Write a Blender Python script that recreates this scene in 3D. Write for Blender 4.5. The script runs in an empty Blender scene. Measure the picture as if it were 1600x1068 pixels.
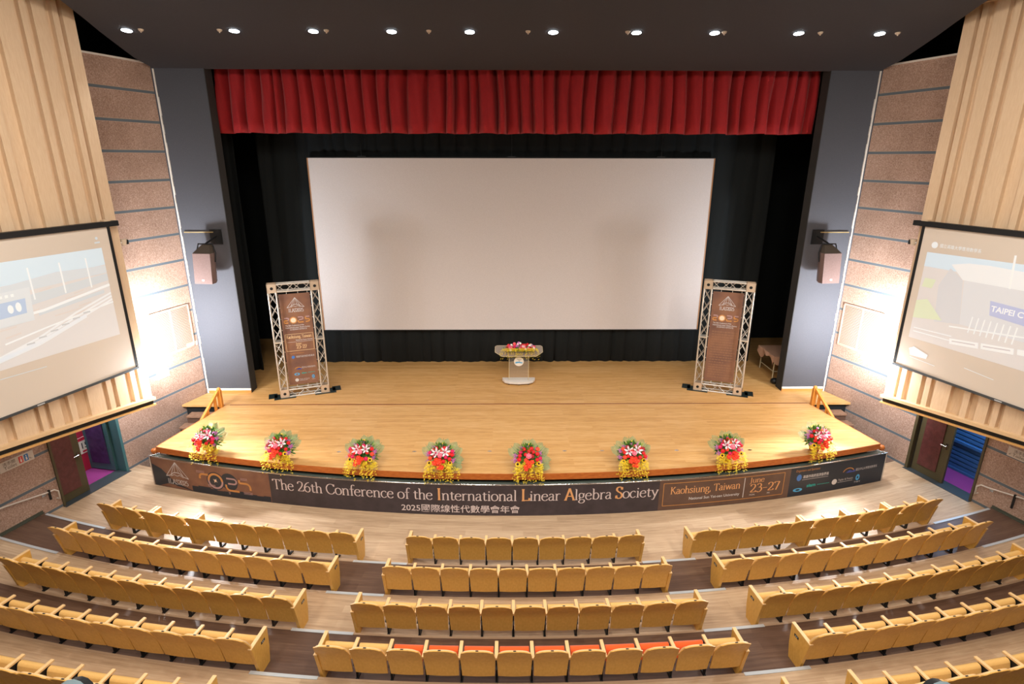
import bpy, bmesh, math, random
from mathutils import Vector, Matrix, Quaternion
random.seed(7)
PI=math.pi
S=bpy.context.scene
C=S.collection
# ------------------------------------------------------------------ camera
F,PITCH,YAW,ROLL,CX,CZ=896.88,.31060,.01277,.00179,-.385,7.73
cd=bpy.data.cameras.new('camera'); cam=bpy.data.objects.new('camera',cd); C.objects.link(cam)
cd.sensor_fit='HORIZONTAL'; cd.sensor_width=36; cd.lens=F/1600*36; cd.clip_start=.05; cd.clip_end=200
fw=Vector((math.sin(YAW)*math.cos(PITCH),math.cos(YAW)*math.cos(PITCH),-math.sin(PITCH)))
rt=Vector((math.cos(YAW),-math.sin(YAW),0)); up=rt.cross(fw)
r2=rt*math.cos(ROLL)+up*math.sin(ROLL); u2=-rt*math.sin(ROLL)+up*math.cos(ROLL)
m=Matrix((r2,u2,-fw)).transposed().to_4x4(); m.translation=Vector((CX,0,CZ)); cam.matrix_world=m
S.camera=cam
S.view_settings.view_transform='Standard'; S.view_settings.look='None'
S.view_settings.gamma=1; S.view_settings.use_curve_mapping=False
S.view_settings.exposure=0.12
def pix(p):
    d=Vector(p)-Vector((CX,0,CZ)); z=d.dot(fw)
    if z<.1: return (-9999,-9999)
    return (800+F*d.dot(r2)/z,534-F*d.dot(u2)/z)
# ------------------------------------------------------------------ world
w=bpy.data.worlds.new('world'); S.world=w; w.use_nodes=True
w.node_tree.nodes['Background'].inputs[0].default_value=(.9,.95,1,1)
w.node_tree.nodes['Background'].inputs[1].default_value=.02
# ------------------------------------------------------------------ room geometry constants
TH=.301; W=9.234; YC=16.2; SZ=1.03          # wall splay, corner x, corner y, stage height
Y0=41.4                                      # centre of the seating arcs
RB=30.2; RS=30.12                            # banner and stage lip radius
TR=[RS,32.03,33.03,34.04,35.0,36.0,37.0,38.0,39.0]; HS=.12   # tier edge radii, riser
def WP(s,q,d,z): # wall frame -> world
    return Vector((s*(W+q*math.sin(TH)-d*math.cos(TH)), YC-q*math.cos(TH)-d*math.sin(TH), z))
def AP(r,a,z): return Vector((r*math.sin(a),Y0-r*math.cos(a),z))
def awall(r): return TH+math.asin((math.cos(TH)*W+math.sin(TH)*YC-Y0*math.sin(TH))/r)
# ------------------------------------------------------------------ lights (house lamps, stage battens, side spots)
def light(name,kind,loc,energy,color=(1,1,1),size=.3,target=None,spot=None,blend=.5,sy=None):
    l=bpy.data.lights.new(name,kind); l.energy=energy; l.color=color
    if kind=='AREA':
        l.shape='RECTANGLE'; l.size=size; l.size_y=sy or size
    else: l.shadow_soft_size=size
    if kind=='SPOT': l.spot_size=math.radians(spot); l.spot_blend=blend
    o=bpy.data.objects.new(name,l); C.objects.link(o); o.location=loc
    if target is not None: o.rotation_euler=(Vector(target)-Vector(loc)).to_track_quat('-Z','Y').to_euler()
    return o
WARM=(1,.90,.78); COOL=(.95,.97,1)
for x in (-6.5,-2.2,2.2,6.5):                 # house ceiling lamps above the seats
    for y in (-1.0,2.5,7.0):
        light('house_light','AREA',(x,y,10.6),170,WARM,.9,(x*.9,y+.6,0))
for s in (-1,1):                             # unseen lamps added to brighten the side panels
    for y in (5.5,9.3):
        light('wall_washer','AREA',(s*5.2,y,10.75),110,WARM,.6,(s*10.4,y+1.5,6.5))
for x in (-6.5,-2.2,2.2,6.5):                 # front-of-house wash aimed at the stage
    light('front_wash_light','SPOT',(x,3.5,10.6),860,(1,.91,.80),.25,(x*.75,13.8,1),56,.95)
for s in (-1,1):                             # spot lamps mounted at the stage end of the side panels
    light('side_flood_light','SPOT',WP(s,2.72,1.05,3.2),1200,COOL,.15,WP(s,1.0,-.1,3.6),140,1)
    light('side_fill_light','POINT',WP(s,2.72,1.0,3.2),150,COOL,.4)
    light('panel_edge_light','POINT',WP(s,2.72,1.50,2.7),150,COOL,.12)
    light('front_side_light','SPOT',WP(s,2.7,1.5,3.1),900,COOL,.12,(s*5.5,10.2,0),70,.7)
# ------------------------------------------------------------------ materials
def lin(c): return c/12.92 if c<=.04045 else ((c+.055)/1.055)**2.4
def hx(h,a=1):
    h=h.lstrip('#'); return tuple(lin(int(h[i:i+2],16)/255) for i in (0,2,4))+(a,)
MATS={}
def mat(name,col,rough=.6,metal=0,emit=0,noise=None,alpha=1,trans=0,bump=0,coat=0,spec=.5,sheen=0,noise2=None,coord='Object',sc=(1,1,1)):
    if name in MATS: return MATS[name]
    m=bpy.data.materials.new(name); m.use_nodes=True; nt=m.node_tree; b=nt.nodes['Principled BSDF']
    c=hx(col) if isinstance(col,str) else col
    b.inputs['Base Color'].default_value=c; b.inputs['Roughness'].default_value=rough; b.inputs['Metallic'].default_value=metal
    b.inputs['Alpha'].default_value=alpha; b.inputs['Transmission Weight'].default_value=trans
    b.inputs['Coat Weight'].default_value=coat; b.inputs['Specular IOR Level'].default_value=spec
    b.inputs['Sheen Weight'].default_value=sheen
    if emit: b.inputs['Emission Color'].default_value=c; b.inputs['Emission Strength'].default_value=emit
    if noise or bump:
        tc=nt.nodes.new('ShaderNodeTexCoord'); mp=nt.nodes.new('ShaderNodeMapping'); mp.inputs['Scale'].default_value=sc
        nt.links.new(tc.outputs[coord],mp.inputs[0])
        n=nt.nodes.new('ShaderNodeTexNoise'); n.inputs['Scale'].default_value=(noise or (10,))[0]; n.inputs['Detail'].default_value=5
        nt.links.new(mp.outputs[0],n.inputs['Vector'])
        if noise:
            r=nt.nodes.new('ShaderNodeValToRGB'); r.color_ramp.elements[0].position=.3; r.color_ramp.elements[1].position=.7
            r.color_ramp.elements[0].color=hx(noise[1]); r.color_ramp.elements[1].color=hx(noise[2])
            nt.links.new(n.outputs['Fac'],r.inputs[0]); nt.links.new(r.outputs[0],b.inputs['Base Color'])
        if bump:
            bp=nt.nodes.new('ShaderNodeBump'); bp.inputs['Strength'].default_value=bump; bp.inputs['Distance'].default_value=.02
            nt.links.new(n.outputs['Fac'],bp.inputs['Height']); nt.links.new(bp.outputs[0],b.inputs['Normal'])
    MATS[name]=m; return m
def N(nt,t,**k):
    n=nt.nodes.new(t)
    for a,v in k.items(): setattr(n,a,v)
    return n
def plank_mat(name,c1,c2,c3,rough,polar=False,width=.12,length=1.6,sheen=0):
    wt=.16 if polar else .15
    m=bpy.data.materials.new(name); m.use_nodes=True; nt=m.node_tree; b=nt.nodes['Principled BSDF']; L=nt.links.new
    tc=N(nt,'ShaderNodeTexCoord'); vec=tc.outputs['Object']
    if polar:
        sp=N(nt,'ShaderNodeSeparateXYZ'); L(vec,sp.inputs[0])
        sub=N(nt,'ShaderNodeMath',operation='SUBTRACT'); sub.inputs[0].default_value=Y0; L(sp.outputs[1],sub.inputs[1])
        at=N(nt,'ShaderNodeMath',operation='ARCTAN2'); L(sp.outputs[0],at.inputs[0]); L(sub.outputs[0],at.inputs[1])
        mu=N(nt,'ShaderNodeMath',operation='MULTIPLY'); mu.inputs[1].default_value=32.; L(at.outputs[0],mu.inputs[0])
        x2=N(nt,'ShaderNodeMath',operation='MULTIPLY'); L(sp.outputs[0],x2.inputs[0]); L(sp.outputs[0],x2.inputs[1])
        y2=N(nt,'ShaderNodeMath',operation='MULTIPLY'); L(sub.outputs[0],y2.inputs[0]); L(sub.outputs[0],y2.inputs[1])
        ad=N(nt,'ShaderNodeMath',operation='ADD'); L(x2.outputs[0],ad.inputs[0]); L(y2.outputs[0],ad.inputs[1])
        sq=N(nt,'ShaderNodeMath',operation='SQRT'); L(ad.outputs[0],sq.inputs[0])
        cb=N(nt,'ShaderNodeCombineXYZ'); L(mu.outputs[0],cb.inputs[0]); L(sq.outputs[0],cb.inputs[1]); vec=cb.outputs[0]
    br=N(nt,'ShaderNodeTexBrick'); br.offset=.37; br.inputs['Scale'].default_value=1
    br.inputs['Brick Width'].default_value=length; br.inputs['Row Height'].default_value=width
    br.inputs['Mortar Size'].default_value=.002; br.inputs['Mortar Smooth'].default_value=.3; br.inputs['Bias'].default_value=0
    br.inputs['Color1'].default_value=(0,0,0,1); br.inputs['Color2'].default_value=(1,1,1,1); br.inputs['Mortar'].default_value=(.2,.2,.2,1)
    L(vec,br.inputs['Vector'])
    mp=N(nt,'ShaderNodeMapping'); mp.inputs['Scale'].default_value=(.55,9,1) if polar else (.9,14,1); L(vec,mp.inputs[0])
    n=N(nt,'ShaderNodeTexNoise'); n.inputs['Scale'].default_value=2.6; n.inputs['Detail'].default_value=7; n.inputs['Roughness'].default_value=.65
    L(mp.outputs[0],n.inputs['Vector'])
    mx=N(nt,'ShaderNodeMix',data_type='FLOAT'); mx.inputs[0].default_value=wt; L(n.outputs['Fac'],mx.inputs[2]); L(br.outputs['Color'],mx.inputs[3])
    r=N(nt,'ShaderNodeValToRGB'); e=r.color_ramp.elements; e[0].position=.22; e[0].color=hx(c1); e[1].position=.8; e[1].color=hx(c3)
    k=e.new(.5); k.color=hx(c2); L(mx.outputs[0],r.inputs[0]); L(r.outputs[0],b.inputs['Base Color'])
    b.inputs['Roughness'].default_value=rough
    bp=N(nt,'ShaderNodeBump'); bp.inputs['Strength'].default_value=.12; bp.inputs['Distance'].default_value=.01; L(n.outputs['Fac'],bp.inputs['Height']); L(bp.outputs[0],b.inputs['Normal'])
    MATS[name]=m; return m
def wall_mat():
    m=bpy.data.materials.new('granular plaster'); m.use_nodes=True; nt=m.node_tree; b=nt.nodes['Principled BSDF']; L=nt.links.new
    tc=N(nt,'ShaderNodeTexCoord')
    n=N(nt,'ShaderNodeTexNoise'); n.inputs['Scale'].default_value=36; n.inputs['Detail'].default_value=7; n.inputs['Roughness'].default_value=.75; L(tc.outputs['Object'],n.inputs['Vector'])
    r=N(nt,'ShaderNodeValToRGB'); e=r.color_ramp.elements; e[0].position=.34; e[0].color=hx('#8d7061'); e[1].position=.68; e[1].color=hx('#d6beb0')
    k=e.new(.5); k.color=hx('#b39584'); L(n.outputs['Fac'],r.inputs[0])
    n2=N(nt,'ShaderNodeTexNoise'); n2.inputs['Scale'].default_value=.9; n2.inputs['Detail'].default_value=3; L(tc.outputs['Object'],n2.inputs['Vector'])
    r2_=N(nt,'ShaderNodeValToRGB'); r2_.color_ramp.elements[0].position=.3; r2_.color_ramp.elements[0].color=(.78,.76,.74,1); r2_.color_ramp.elements[1].position=.65; r2_.color_ramp.elements[1].color=(1,1,1,1)
    L(n2.outputs['Fac'],r2_.inputs[0])
    mm=N(nt,'ShaderNodeMix',data_type='RGBA',blend_type='MULTIPLY'); mm.inputs[0].default_value=1; L(r.outputs[0],mm.inputs[6]); L(r2_.outputs[0],mm.inputs[7])
    sp=N(nt,'ShaderNodeSeparateXYZ'); L(tc.outputs['Object'],sp.inputs[0])
    a=N(nt,'ShaderNodeMath',operation='SUBTRACT'); a.inputs[1].default_value=9.286-13*.711-.3555; L(sp.outputs[2],a.inputs[0])
    d=N(nt,'ShaderNodeMath',operation='DIVIDE'); d.inputs[1].default_value=.711; L(a.outputs[0],d.inputs[0])
    f=N(nt,'ShaderNodeMath',operation='FRACT'); L(d.outputs[0],f.inputs[0])
    s=N(nt,'ShaderNodeMath',operation='SUBTRACT'); s.inputs[1].default_value=.5; L(f.outputs[0],s.inputs[0])
    ab=N(nt,'ShaderNodeMath',operation='ABSOLUTE'); L(s.outputs[0],ab.inputs[0])
    lt=N(nt,'ShaderNodeMath',operation='LESS_THAN'); lt.inputs[1].default_value=.047; L(ab.outputs[0],lt.inputs[0])
    lt2=N(nt,'ShaderNodeMath',operation='LESS_THAN'); lt2.inputs[1].default_value=.06; L(ab.outputs[0],lt2.inputs[0])
    m1=N(nt,'ShaderNodeMix',data_type='RGBA'); L(lt2.outputs[0],m1.inputs[0]); L(mm.outputs[2],m1.inputs[6]); m1.inputs[7].default_value=hx('#c3a48f')
    m2=N(nt,'ShaderNodeMix',data_type='RGBA'); L(lt.outputs[0],m2.inputs[0]); L(m1.outputs[2],m2.inputs[6]); m2.inputs[7].default_value=hx('#626d76')
    L(m2.outputs[2],b.inputs['Base Color']); b.inputs['Roughness'].default_value=.85
    bp=N(nt,'ShaderNodeBump'); bp.inputs['Strength'].default_value=.35; bp.inputs['Distance'].default_value=.02; L(n.outputs['Fac'],bp.inputs['Height']); L(bp.outputs[0],b.inputs['Normal'])
    return m
M_wall=wall_mat()
M_stage=plank_mat('stage planks','#b27f45','#d1a163','#e3be8a',.42,False,.09,1.9)
M_vl=plank_mat('light vinyl planks','#967c62','#b99e82','#d3bd9f',.42,True,.17,1.3)
M_vd=plank_mat('dark vinyl planks','#4a362d','#5f483c','#78604f',.42,True,.17,1.3)
M_lip=mat('stage lip wood','#b4622a',.4,noise=(9,'#a3531f','#c0702f'),sc=(1,1,6))
M_black=mat('black paint','#15191b',.7)
M_slate=mat('slate wall paint','#4c4e56',.75,noise=(40,'#4a4c54','#4f5159'))
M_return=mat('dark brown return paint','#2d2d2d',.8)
M_ceil=mat('charcoal ceiling paint','#302f34',.8,noise=(30,'#2e2d32','#333237'))
M_void=mat('black ceiling void','#0c0e0f',.9)
M_drape=mat('black stage drape','#0a1215',.95)
M_red=mat('red velvet','#9a0912',.8,sheen=.1,noise=(60,'#8e0811','#a80c17'))
M_screen=mat('matte cinema screen','#d3cecf',.6,noise=(70,'#cdc8c9','#d8d3d5'))
M_panel=mat('maple acoustic panel','#dabf9f',.55,noise=(14,'#d6b998','#dfc5a6'),sc=(4,4,.4))
M_panel2=mat('maple ledge','#dcbc92',.5)
M_white=mat('white paint','#e6e2da',.6)
M_basew=mat('light wood skirting','#c98f4c',.5)
M_shell=mat('golden plywood','#d6a550',.42,noise=(30,'#d09e49','#dcac58'),sc=(1,1,.5))
M_edge=mat('pale plywood edge','#e3bf8a',.45)
M_seat=mat('tan seat fabric','#dab06a',.75,noise=(90,'#d5aa62','#deb570'))
M_orange=mat('orange seat fabric','#e8591c',.85,sheen=.3)
M_blk=mat('black steel','#1b1e21',.45,metal=.3)
M_plate=mat('dark number plate','#2e3236',.4,metal=.4)
M_alu=mat('brushed aluminium','#c6cdd3',.35,metal=.25)
M_nose=mat('brown step edge','#b0967c',.5)
M_chrome=mat('chrome','#d5d8dc',.15,metal=1)
M_truss=mat('aluminium truss','#cfc9c0',.3,metal=.45)
# ------------------------------------------------------------------ mesh builder
class MB:
    def __init__(s): s.v=[]; s.f=[]; s.sm=[]
    def add(s,vs,fs,sm=False):
        n=len(s.v); s.v+= [Vector(p) for p in vs]; s.f+=[tuple(i+n for i in f) for f in fs]; s.sm+=[sm]*len(fs); return s
    def hexa(s,p): # 8 points: bottom 4, top 4
        return s.add(p,[(0,3,2,1),(4,5,6,7),(0,1,5,4),(1,2,6,5),(2,3,7,6),(3,0,4,7)])
    def box(s,x0,x1,y0,y1,z0,z1):
        return s.hexa([(x0,y0,z0),(x1,y0,z0),(x1,y1,z0),(x0,y1,z0),(x0,y0,z1),(x1,y0,z1),(x1,y1,z1),(x0,y1,z1)])
    def wbox(s,sd,q0,q1,d0,d1,z0,z1,z2=None,z3=None): # z2,z3: bottom/top heights at q1
        z2=z0 if z2 is None else z2; z3=z1 if z3 is None else z3
        return s.hexa([WP(sd,q0,d0,z0),WP(sd,q1,d0,z2),WP(sd,q1,d1,z2),WP(sd,q0,d1,z0),WP(sd,q0,d0,z1),WP(sd,q1,d0,z3),WP(sd,q1,d1,z3),WP(sd,q0,d1,z1)])
    def tube(s,pts,r,n=8,cap=True):
        pts=[Vector(p) for p in pts]; rs=r if isinstance(r,(list,tuple)) else [r]*len(pts)
        rings=[]; prev=None
        for i,p in enumerate(pts):
            t=(pts[min(i+1,len(pts)-1)]-pts[max(i-1,0)]).normalized()
            a=prev if prev is not None else (Vector((0,0,1)) if abs(t.z)<.9 else Vector((1,0,0)))
            a=(a-t*a.dot(t)).normalized(); prev=a; b=t.cross(a)
            rings.append([p+(a*math.cos(2*PI*k/n)+b*math.sin(2*PI*k/n))*rs[i] for k in range(n)])
        vs=[q for R in rings for q in R]; fs=[]
        for i in range(len(pts)-1):
            for k in range(n): fs.append((i*n+k,i*n+(k+1)%n,(i+1)*n+(k+1)%n,(i+1)*n+k))
        s.add(vs,fs,True)
        if cap: s.add(rings[0],[tuple(range(n))[::-1]]); s.add(rings[-1],[tuple(range(n))])
        return s
    def bar(s,a,b,wd,ht,upv=(0,0,1)): # rectangular bar
        a=Vector(a);b=Vector(b);t=(b-a).normalized();u=Vector(upv); u=(u-t*u.dot(t)).normalized(); x=t.cross(u)
        P=[]
        for e in (a,b):
            P.append([e-x*wd/2-u*ht/2,e+x*wd/2-u*ht/2,e+x*wd/2+u*ht/2,e-x*wd/2+u*ht/2])
        return s.add(P[0]+P[1],[(0,1,2,3),(7,6,5,4),(0,4,5,1),(1,5,6,2),(2,6,7,3),(3,7,4,0)])
    def ball(s,c,r,nu=8,nv=5,sc=(1,1,1)):
        c=Vector(c); vs=[c+Vector((0,0,r*sc[2]))]
        for j in range(1,nv):
            for i in range(nu):
                a=2*PI*i/nu; t=PI*j/nv; vs.append(c+Vector((r*math.sin(t)*math.cos(a)*sc[0],r*math.sin(t)*math.sin(a)*sc[1],r*math.cos(t)*sc[2])))
        vs.append(c-Vector((0,0,r*sc[2]))); fs=[]
        for i in range(nu):
            fs.append((0,1+i,1+(i+1)%nu)); L=1+(nv-2)*nu; fs.append((len(vs)-1,L+(i+1)%nu,L+i))
            for j in range(nv-2): A=1+j*nu; fs.append((A+i,A+nu+i,A+nu+(i+1)%nu,A+(i+1)%nu))
        return s.add(vs,fs,True)
    def prism(s,poly,fn,a,b): # poly 2D, fn(u,v,h)->point
        n=len(poly); vs=[fn(u,v,a) for u,v in poly]+[fn(u,v,b) for u,v in poly]
        return s.add(vs,[tuple(range(n))[::-1],tuple(range(n,2*n))]+[(i,(i+1)%n,n+(i+1)%n,n+i) for i in range(n)])
    def build(s,name,m,parent=None,bevel=0,org=None,smooth=None):
        me=bpy.data.meshes.new(name); o_=Vector(org) if org is not None else Vector((0,0,0))
        me.from_pydata([tuple(p-o_) for p in s.v],[],s.f); me.materials.append(m)
        for p,k in zip(me.polygons,s.sm): p.use_smooth=k if smooth is None else smooth
        bm=bmesh.new(); bm.from_mesh(me); bmesh.ops.recalc_face_normals(bm,faces=bm.faces)
        if bevel:
            bmesh.ops.remove_doubles(bm,verts=bm.verts,dist=1e-5)
            bmesh.ops.bevel(bm,geom=[e for e in bm.edges if e.is_manifold and e.calc_face_angle(0)>.5],offset=bevel,segments=2,profile=.7,affect='EDGES')
        bm.to_mesh(me); bm.free()
        o=bpy.data.objects.new(name,me); C.objects.link(o)
        if parent is not None: o.parent=parent
        elif org is not None: o.location=org
        return o
def tag(o,label,cat,group=None,kind=None):
    o['label']=label; o['category']=cat
    if group: o['group']=group
    if kind: o['kind']=kind
    return o
def thing(name,loc,label,cat,group=None,rz=0):
    o=bpy.data.objects.new(name,None); C.objects.link(o); o.location=loc; o.rotation_euler=(0,0,rz); o.empty_display_size=.1
    return tag(o,label,cat,group)
def struct(o,label=None):
    o['kind']='structure'
    if label: o['label']=label
    return o
def dup(o,parent=None):
    c=o.copy(); C.objects.link(c)
    if parent is not None: c.parent=parent
    for ch in list(o.children): dup(ch,c)
    return c
# ------------------------------------------------------------------ floor tiers
def tier(k):
    b=MB(); z=HS*k; r0=TR[k] if k else 29.6; r1=TR[k+1]+.02
    n=48; rows=[]
    for r,zz in ((r0,-.3),(r0,z),(r1,z),(r1,-.3)):
        a=awall(r)+.002; rows.append([AP(r,-a+2*a*i/n,zz) for i in range(n+1)])
    vs=[p for R in rows for p in R]; fs=[]
    for j in range(4):
        for i in range(n):
            A=j*(n+1)+i; B=((j+1)%4)*(n+1)+i; fs.append((A,A+1,B+1,B))
    fs.append(tuple(j*(n+1) for j in range(4))); fs.append(tuple(j*(n+1)+n for j in range(4))[::-1])
    b.add(vs,fs)
    o=b.build('floor',M_vl if k%2==0 else M_vd)
    struct(o)
for k in range(8): tier(k)
def arcstrip(b,r0,r1,a0,a1,z0,z1,n=24):
    rows=[]
    for r,z in ((r0,z0),(r1,z0),(r1,z1),(r0,z1)): rows.append([AP(r,a0+(a1-a0)*i/n,z) for i in range(n+1)])
    vs=[p for R in rows for p in R]; fs=[]
    for j in range(4):
        for i in range(n):
            A=j*(n+1)+i; B=((j+1)%4)*(n+1)+i; fs.append((A,A+1,B+1,B))
    fs.append(tuple(j*(n+1) for j in range(4))); fs.append(tuple(j*(n+1)+n for j in range(4))[::-1])
    b.add(vs,fs)
D=math.radians
CH=[0,4.12,4.43,4.78,5.10,5.40]               # centre block half angles
LI=[0,5.91,6.13,6.39,6.66,6.92]               # side block inner angles
ordn=['','second','third','fourth','fifth','sixth','seventh','eighth']
for k in range(1,8):
    b=MB(); arcstrip(b,TR[k]-.008,TR[k]+.03,-awall(TR[k])+.004,awall(TR[k])-.004,HS*k-.035,HS*k+.004,60)
    struct(b.build('trim_%d'%k,M_nose))
    if k<=5:
        kk=min(k+0,5)
        for s,nm in ((-1,'left'),(1,'right')):
            a0=D(CH[kk]-.02+.0); a1=D(LI[kk]-.02+.2)
            b=MB(); arcstrip(b,TR[k]-.012,TR[k]+.045,s*(a0+.001),s*a1,HS*k+.004,HS*k+.01,8)
            tag(b.build('step_nosing',M_alu),'bright aluminium nosing strip on step number %s of the %s aisle, counted from the stage'%(['','one','two','three','four','five'][k],nm),'step edge','aluminium step nosings')
            if k<3:
                ow=awall(TR[k])-.004; b=MB(); arcstrip(b,TR[k]-.012,TR[k]+.045,s*ow,s*(D(16.2)+.002),HS*k+.004,HS*k+.01,8)
                tag(b.build('step_nosing',M_alu),'aluminium nosing strip beside the %s wall on the %s step from the stage'%(nm,['','first','second'][k]),'step edge','aluminium step nosings')
# ------------------------------------------------------------------ side walls with doors
DQ=(3.07,4.76); DH=2.12
for s,nm in ((-1,'left'),(1,'right')):
    b=MB(); top=9.95
    b.wbox(s,0,DQ[0],0,-.25,-.3,top); b.wbox(s,DQ[0],DQ[1],0,-.25,DH,top); b.wbox(s,DQ[1],16.5,0,-.25,-.3,top)
    struct(b.build('wall_'+nm,M_wall))
    b=MB(); b.wbox(s,-.05,16.5,.03,-.28,top,top+.04); struct(b.build('trim_1%d'%(s+1),M_white))
    # light leak at the uneven plaster pillar corner, put in as a white strip
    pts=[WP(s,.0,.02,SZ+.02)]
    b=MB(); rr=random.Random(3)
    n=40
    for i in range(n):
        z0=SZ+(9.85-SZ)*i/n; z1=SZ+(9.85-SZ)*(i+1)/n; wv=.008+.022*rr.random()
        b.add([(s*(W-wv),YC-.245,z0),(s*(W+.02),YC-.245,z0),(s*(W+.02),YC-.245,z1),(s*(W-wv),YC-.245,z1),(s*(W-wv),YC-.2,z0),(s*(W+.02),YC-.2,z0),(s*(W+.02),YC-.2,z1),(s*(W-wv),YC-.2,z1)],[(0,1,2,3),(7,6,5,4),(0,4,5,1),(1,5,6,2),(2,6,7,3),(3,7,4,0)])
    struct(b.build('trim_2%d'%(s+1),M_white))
    b=MB()
    for k in range(1,7): # stepped skirting
        def qat(r): a=awall(r); return (YC-(Y0-r*math.cos(a)))/math.cos(TH)
        b.wbox(s,max(qat(TR[k]),4.85),qat(TR[k+1]),.0,.02,HS*k,HS*k+.06)
        b.wbox(s,max(qat(TR[k]),4.85),qat(TR[k+1]),.02,.05,HS*k,HS*k+.02)
    struct(b.build('baseboard_'+nm,mat('grey green skirting','#4d5146',.6)))
    # wall above and closing void
b=MB()
for s in (-1,1): b.wbox(s,-6,17,-1.0,-1.1,9.5,13.5)
b.box(-16,16,-3.4,-3.3,-.5,13.5); struct(b.build('wall_back',M_void))
# ceiling slab, inclined, edge curved
b=MB(); edge=[(16.04,9.24),(15.2,9.2),(14.3,9.02),(13.5,8.85),(12.9,8.70),(12.0,8.5),(11,8.3),(8,8.1),(4,8.1),(-3.3,8.1)]
zc=lambda y:9.85+.15*(16.04-y)
vs=[];fs=[]
for y,x in edge: vs+=[(-x,y,zc(y)),(x,y,zc(y)),(x,y,zc(y)+.35),(-x,y,zc(y)+.35)]
for i in range(len(edge)-1):
    for j in range(4): A=i*4+j;B=i*4+(j+1)%4; fs.append((A,B,B+4,A+4))
fs+=[(0,1,2,3),tuple(len(vs)-4+j for j in (3,2,1,0))]
b.add(vs,fs); struct(b.build('ceiling',M_ceil))
b=MB(); b.box(-16,16,-3.4,23,13.4,13.5); struct(b.build('ceiling',M_void))
# ------------------------------------------------------------------ proscenium pillars
for s,nm in ((-1,'left'),(1,'right')):
    x0,x1=sorted((s*7.97,s*9.6))
    b=MB(); b.box(x0,x1,15.98,16.0,SZ+.14,11); b.box(x0+.002,x1,16.0,16.35,SZ,11)
    struct(b.build('wall_stage_'+nm,M_slate))
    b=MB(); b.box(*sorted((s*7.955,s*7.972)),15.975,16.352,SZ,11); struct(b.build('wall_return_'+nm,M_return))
    b=MB(); b.box(*sorted((s*7.96,s*9.2)),15.94,15.98,SZ+.09,SZ+.14); struct(b.build('trim_3%d'%(s+1),M_white))
    b=MB(); b.box(*sorted((s*7.96,s*9.2)),15.95,15.98,SZ,SZ+.09); struct(b.build('baseboard_stage_'+nm,M_basew))
# stage house shell
b=MB(); b.box(-14,14,21.4,21.5,-.3,13.4); struct(b.build('wall_rear',M_drape))
for s,nm in ((-1,'left'),(1,'right')):
    b=MB(); b.box(*sorted((s*11.8,s*11.9)),16.1,21.4,-.3,13.4); b.box(*sorted((s*9.3,s*11.9)),16.1,16.3,-.3,13.4); struct(b.build('wall_wing_'+nm,M_drape))
# ------------------------------------------------------------------ stage
st=thing('stage',(0,14,0),'raised timber stage with a curved front edge and golden plank deck','stage'); so=(0,14,0)
def deckpoly(rf,front_x):
    a=math.asin(front_x/rf); P=[AP(rf,-a+2*a*i/40,0) for i in range(41)]
    return [(p.x,p.y) for p in P]
P=deckpoly(RS,8.86)+[(8.32,15.06)]
P=P+[(-8.32,15.06)]
b=MB(); b.prism(P,lambda u,v,h:Vector((u,v,h)),SZ-.06,SZ); b.build('apron_deck',M_stage,st,org=so)
b=MB(); ww=lambda y:W+(YC-y)*math.tan(TH)-.012
b.prism([(-ww(15.09),15.09),(ww(15.09),15.09),(W-.02,16.1),(W-.02,16.1),(W-.02,16.38),(11.75,16.38),(11.75,21.35),(-11.75,21.35),(-11.75,16.38),(-W+.02,16.38),(-W+.02,16.1)],lambda u,v,h:Vector((u,v,h)),SZ-.06,SZ); b.build('main_deck',M_stage,st,org=so)
b=MB(); b.box(-8.2,8.3,15.06,15.09,SZ-.05,SZ+.006); b.build('joint_strip',mat('dark red joint','#6d1f1c',.5),st,org=so)
b=MB(); aa=math.asin(8.86/RS); arcstrip(b,RS-.03,RS+.015,-aa,aa,SZ-.15,SZ-.002,50)
for s in (-1,1): b.bar((s*8.87,12.62,SZ-.075),(s*8.33,15.07,SZ-.075),.04,.145)
b.build('edge_board',M_lip,st,org=so)
b=MB(); aa=math.asin(8.7/29.9); arcstrip(b,29.85,29.9,-aa,aa,0,SZ-.06,40)
for s in (-1,1): b.bar((s*8.68,12.8,.49),(s*8.15,15.1,.49),.05,.96)
b.bar((-9.5,15.2,.49),(9.5,15.2,.49),.05,.96)
b.build('fascia',M_black,st,org=so)
for i,x in enumerate((-4.36,-2.56,-.76,1.04,1.94,3.74,5.51)):
    b=MB(); b.tube([(0,0,0),(0,0,.006)],.028,12); b.box(-.05,.05,-.014,.014,.0,.004)
    o=b.build('floor_socket',M_chrome,None); o.location=(x,12.31,SZ)
    tag(o,'small chrome floor socket on the stage apron, number %s from the left'%['one','two','three','four','five','six','seven'][i],'floor socket','chrome floor sockets on the stage')
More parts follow.
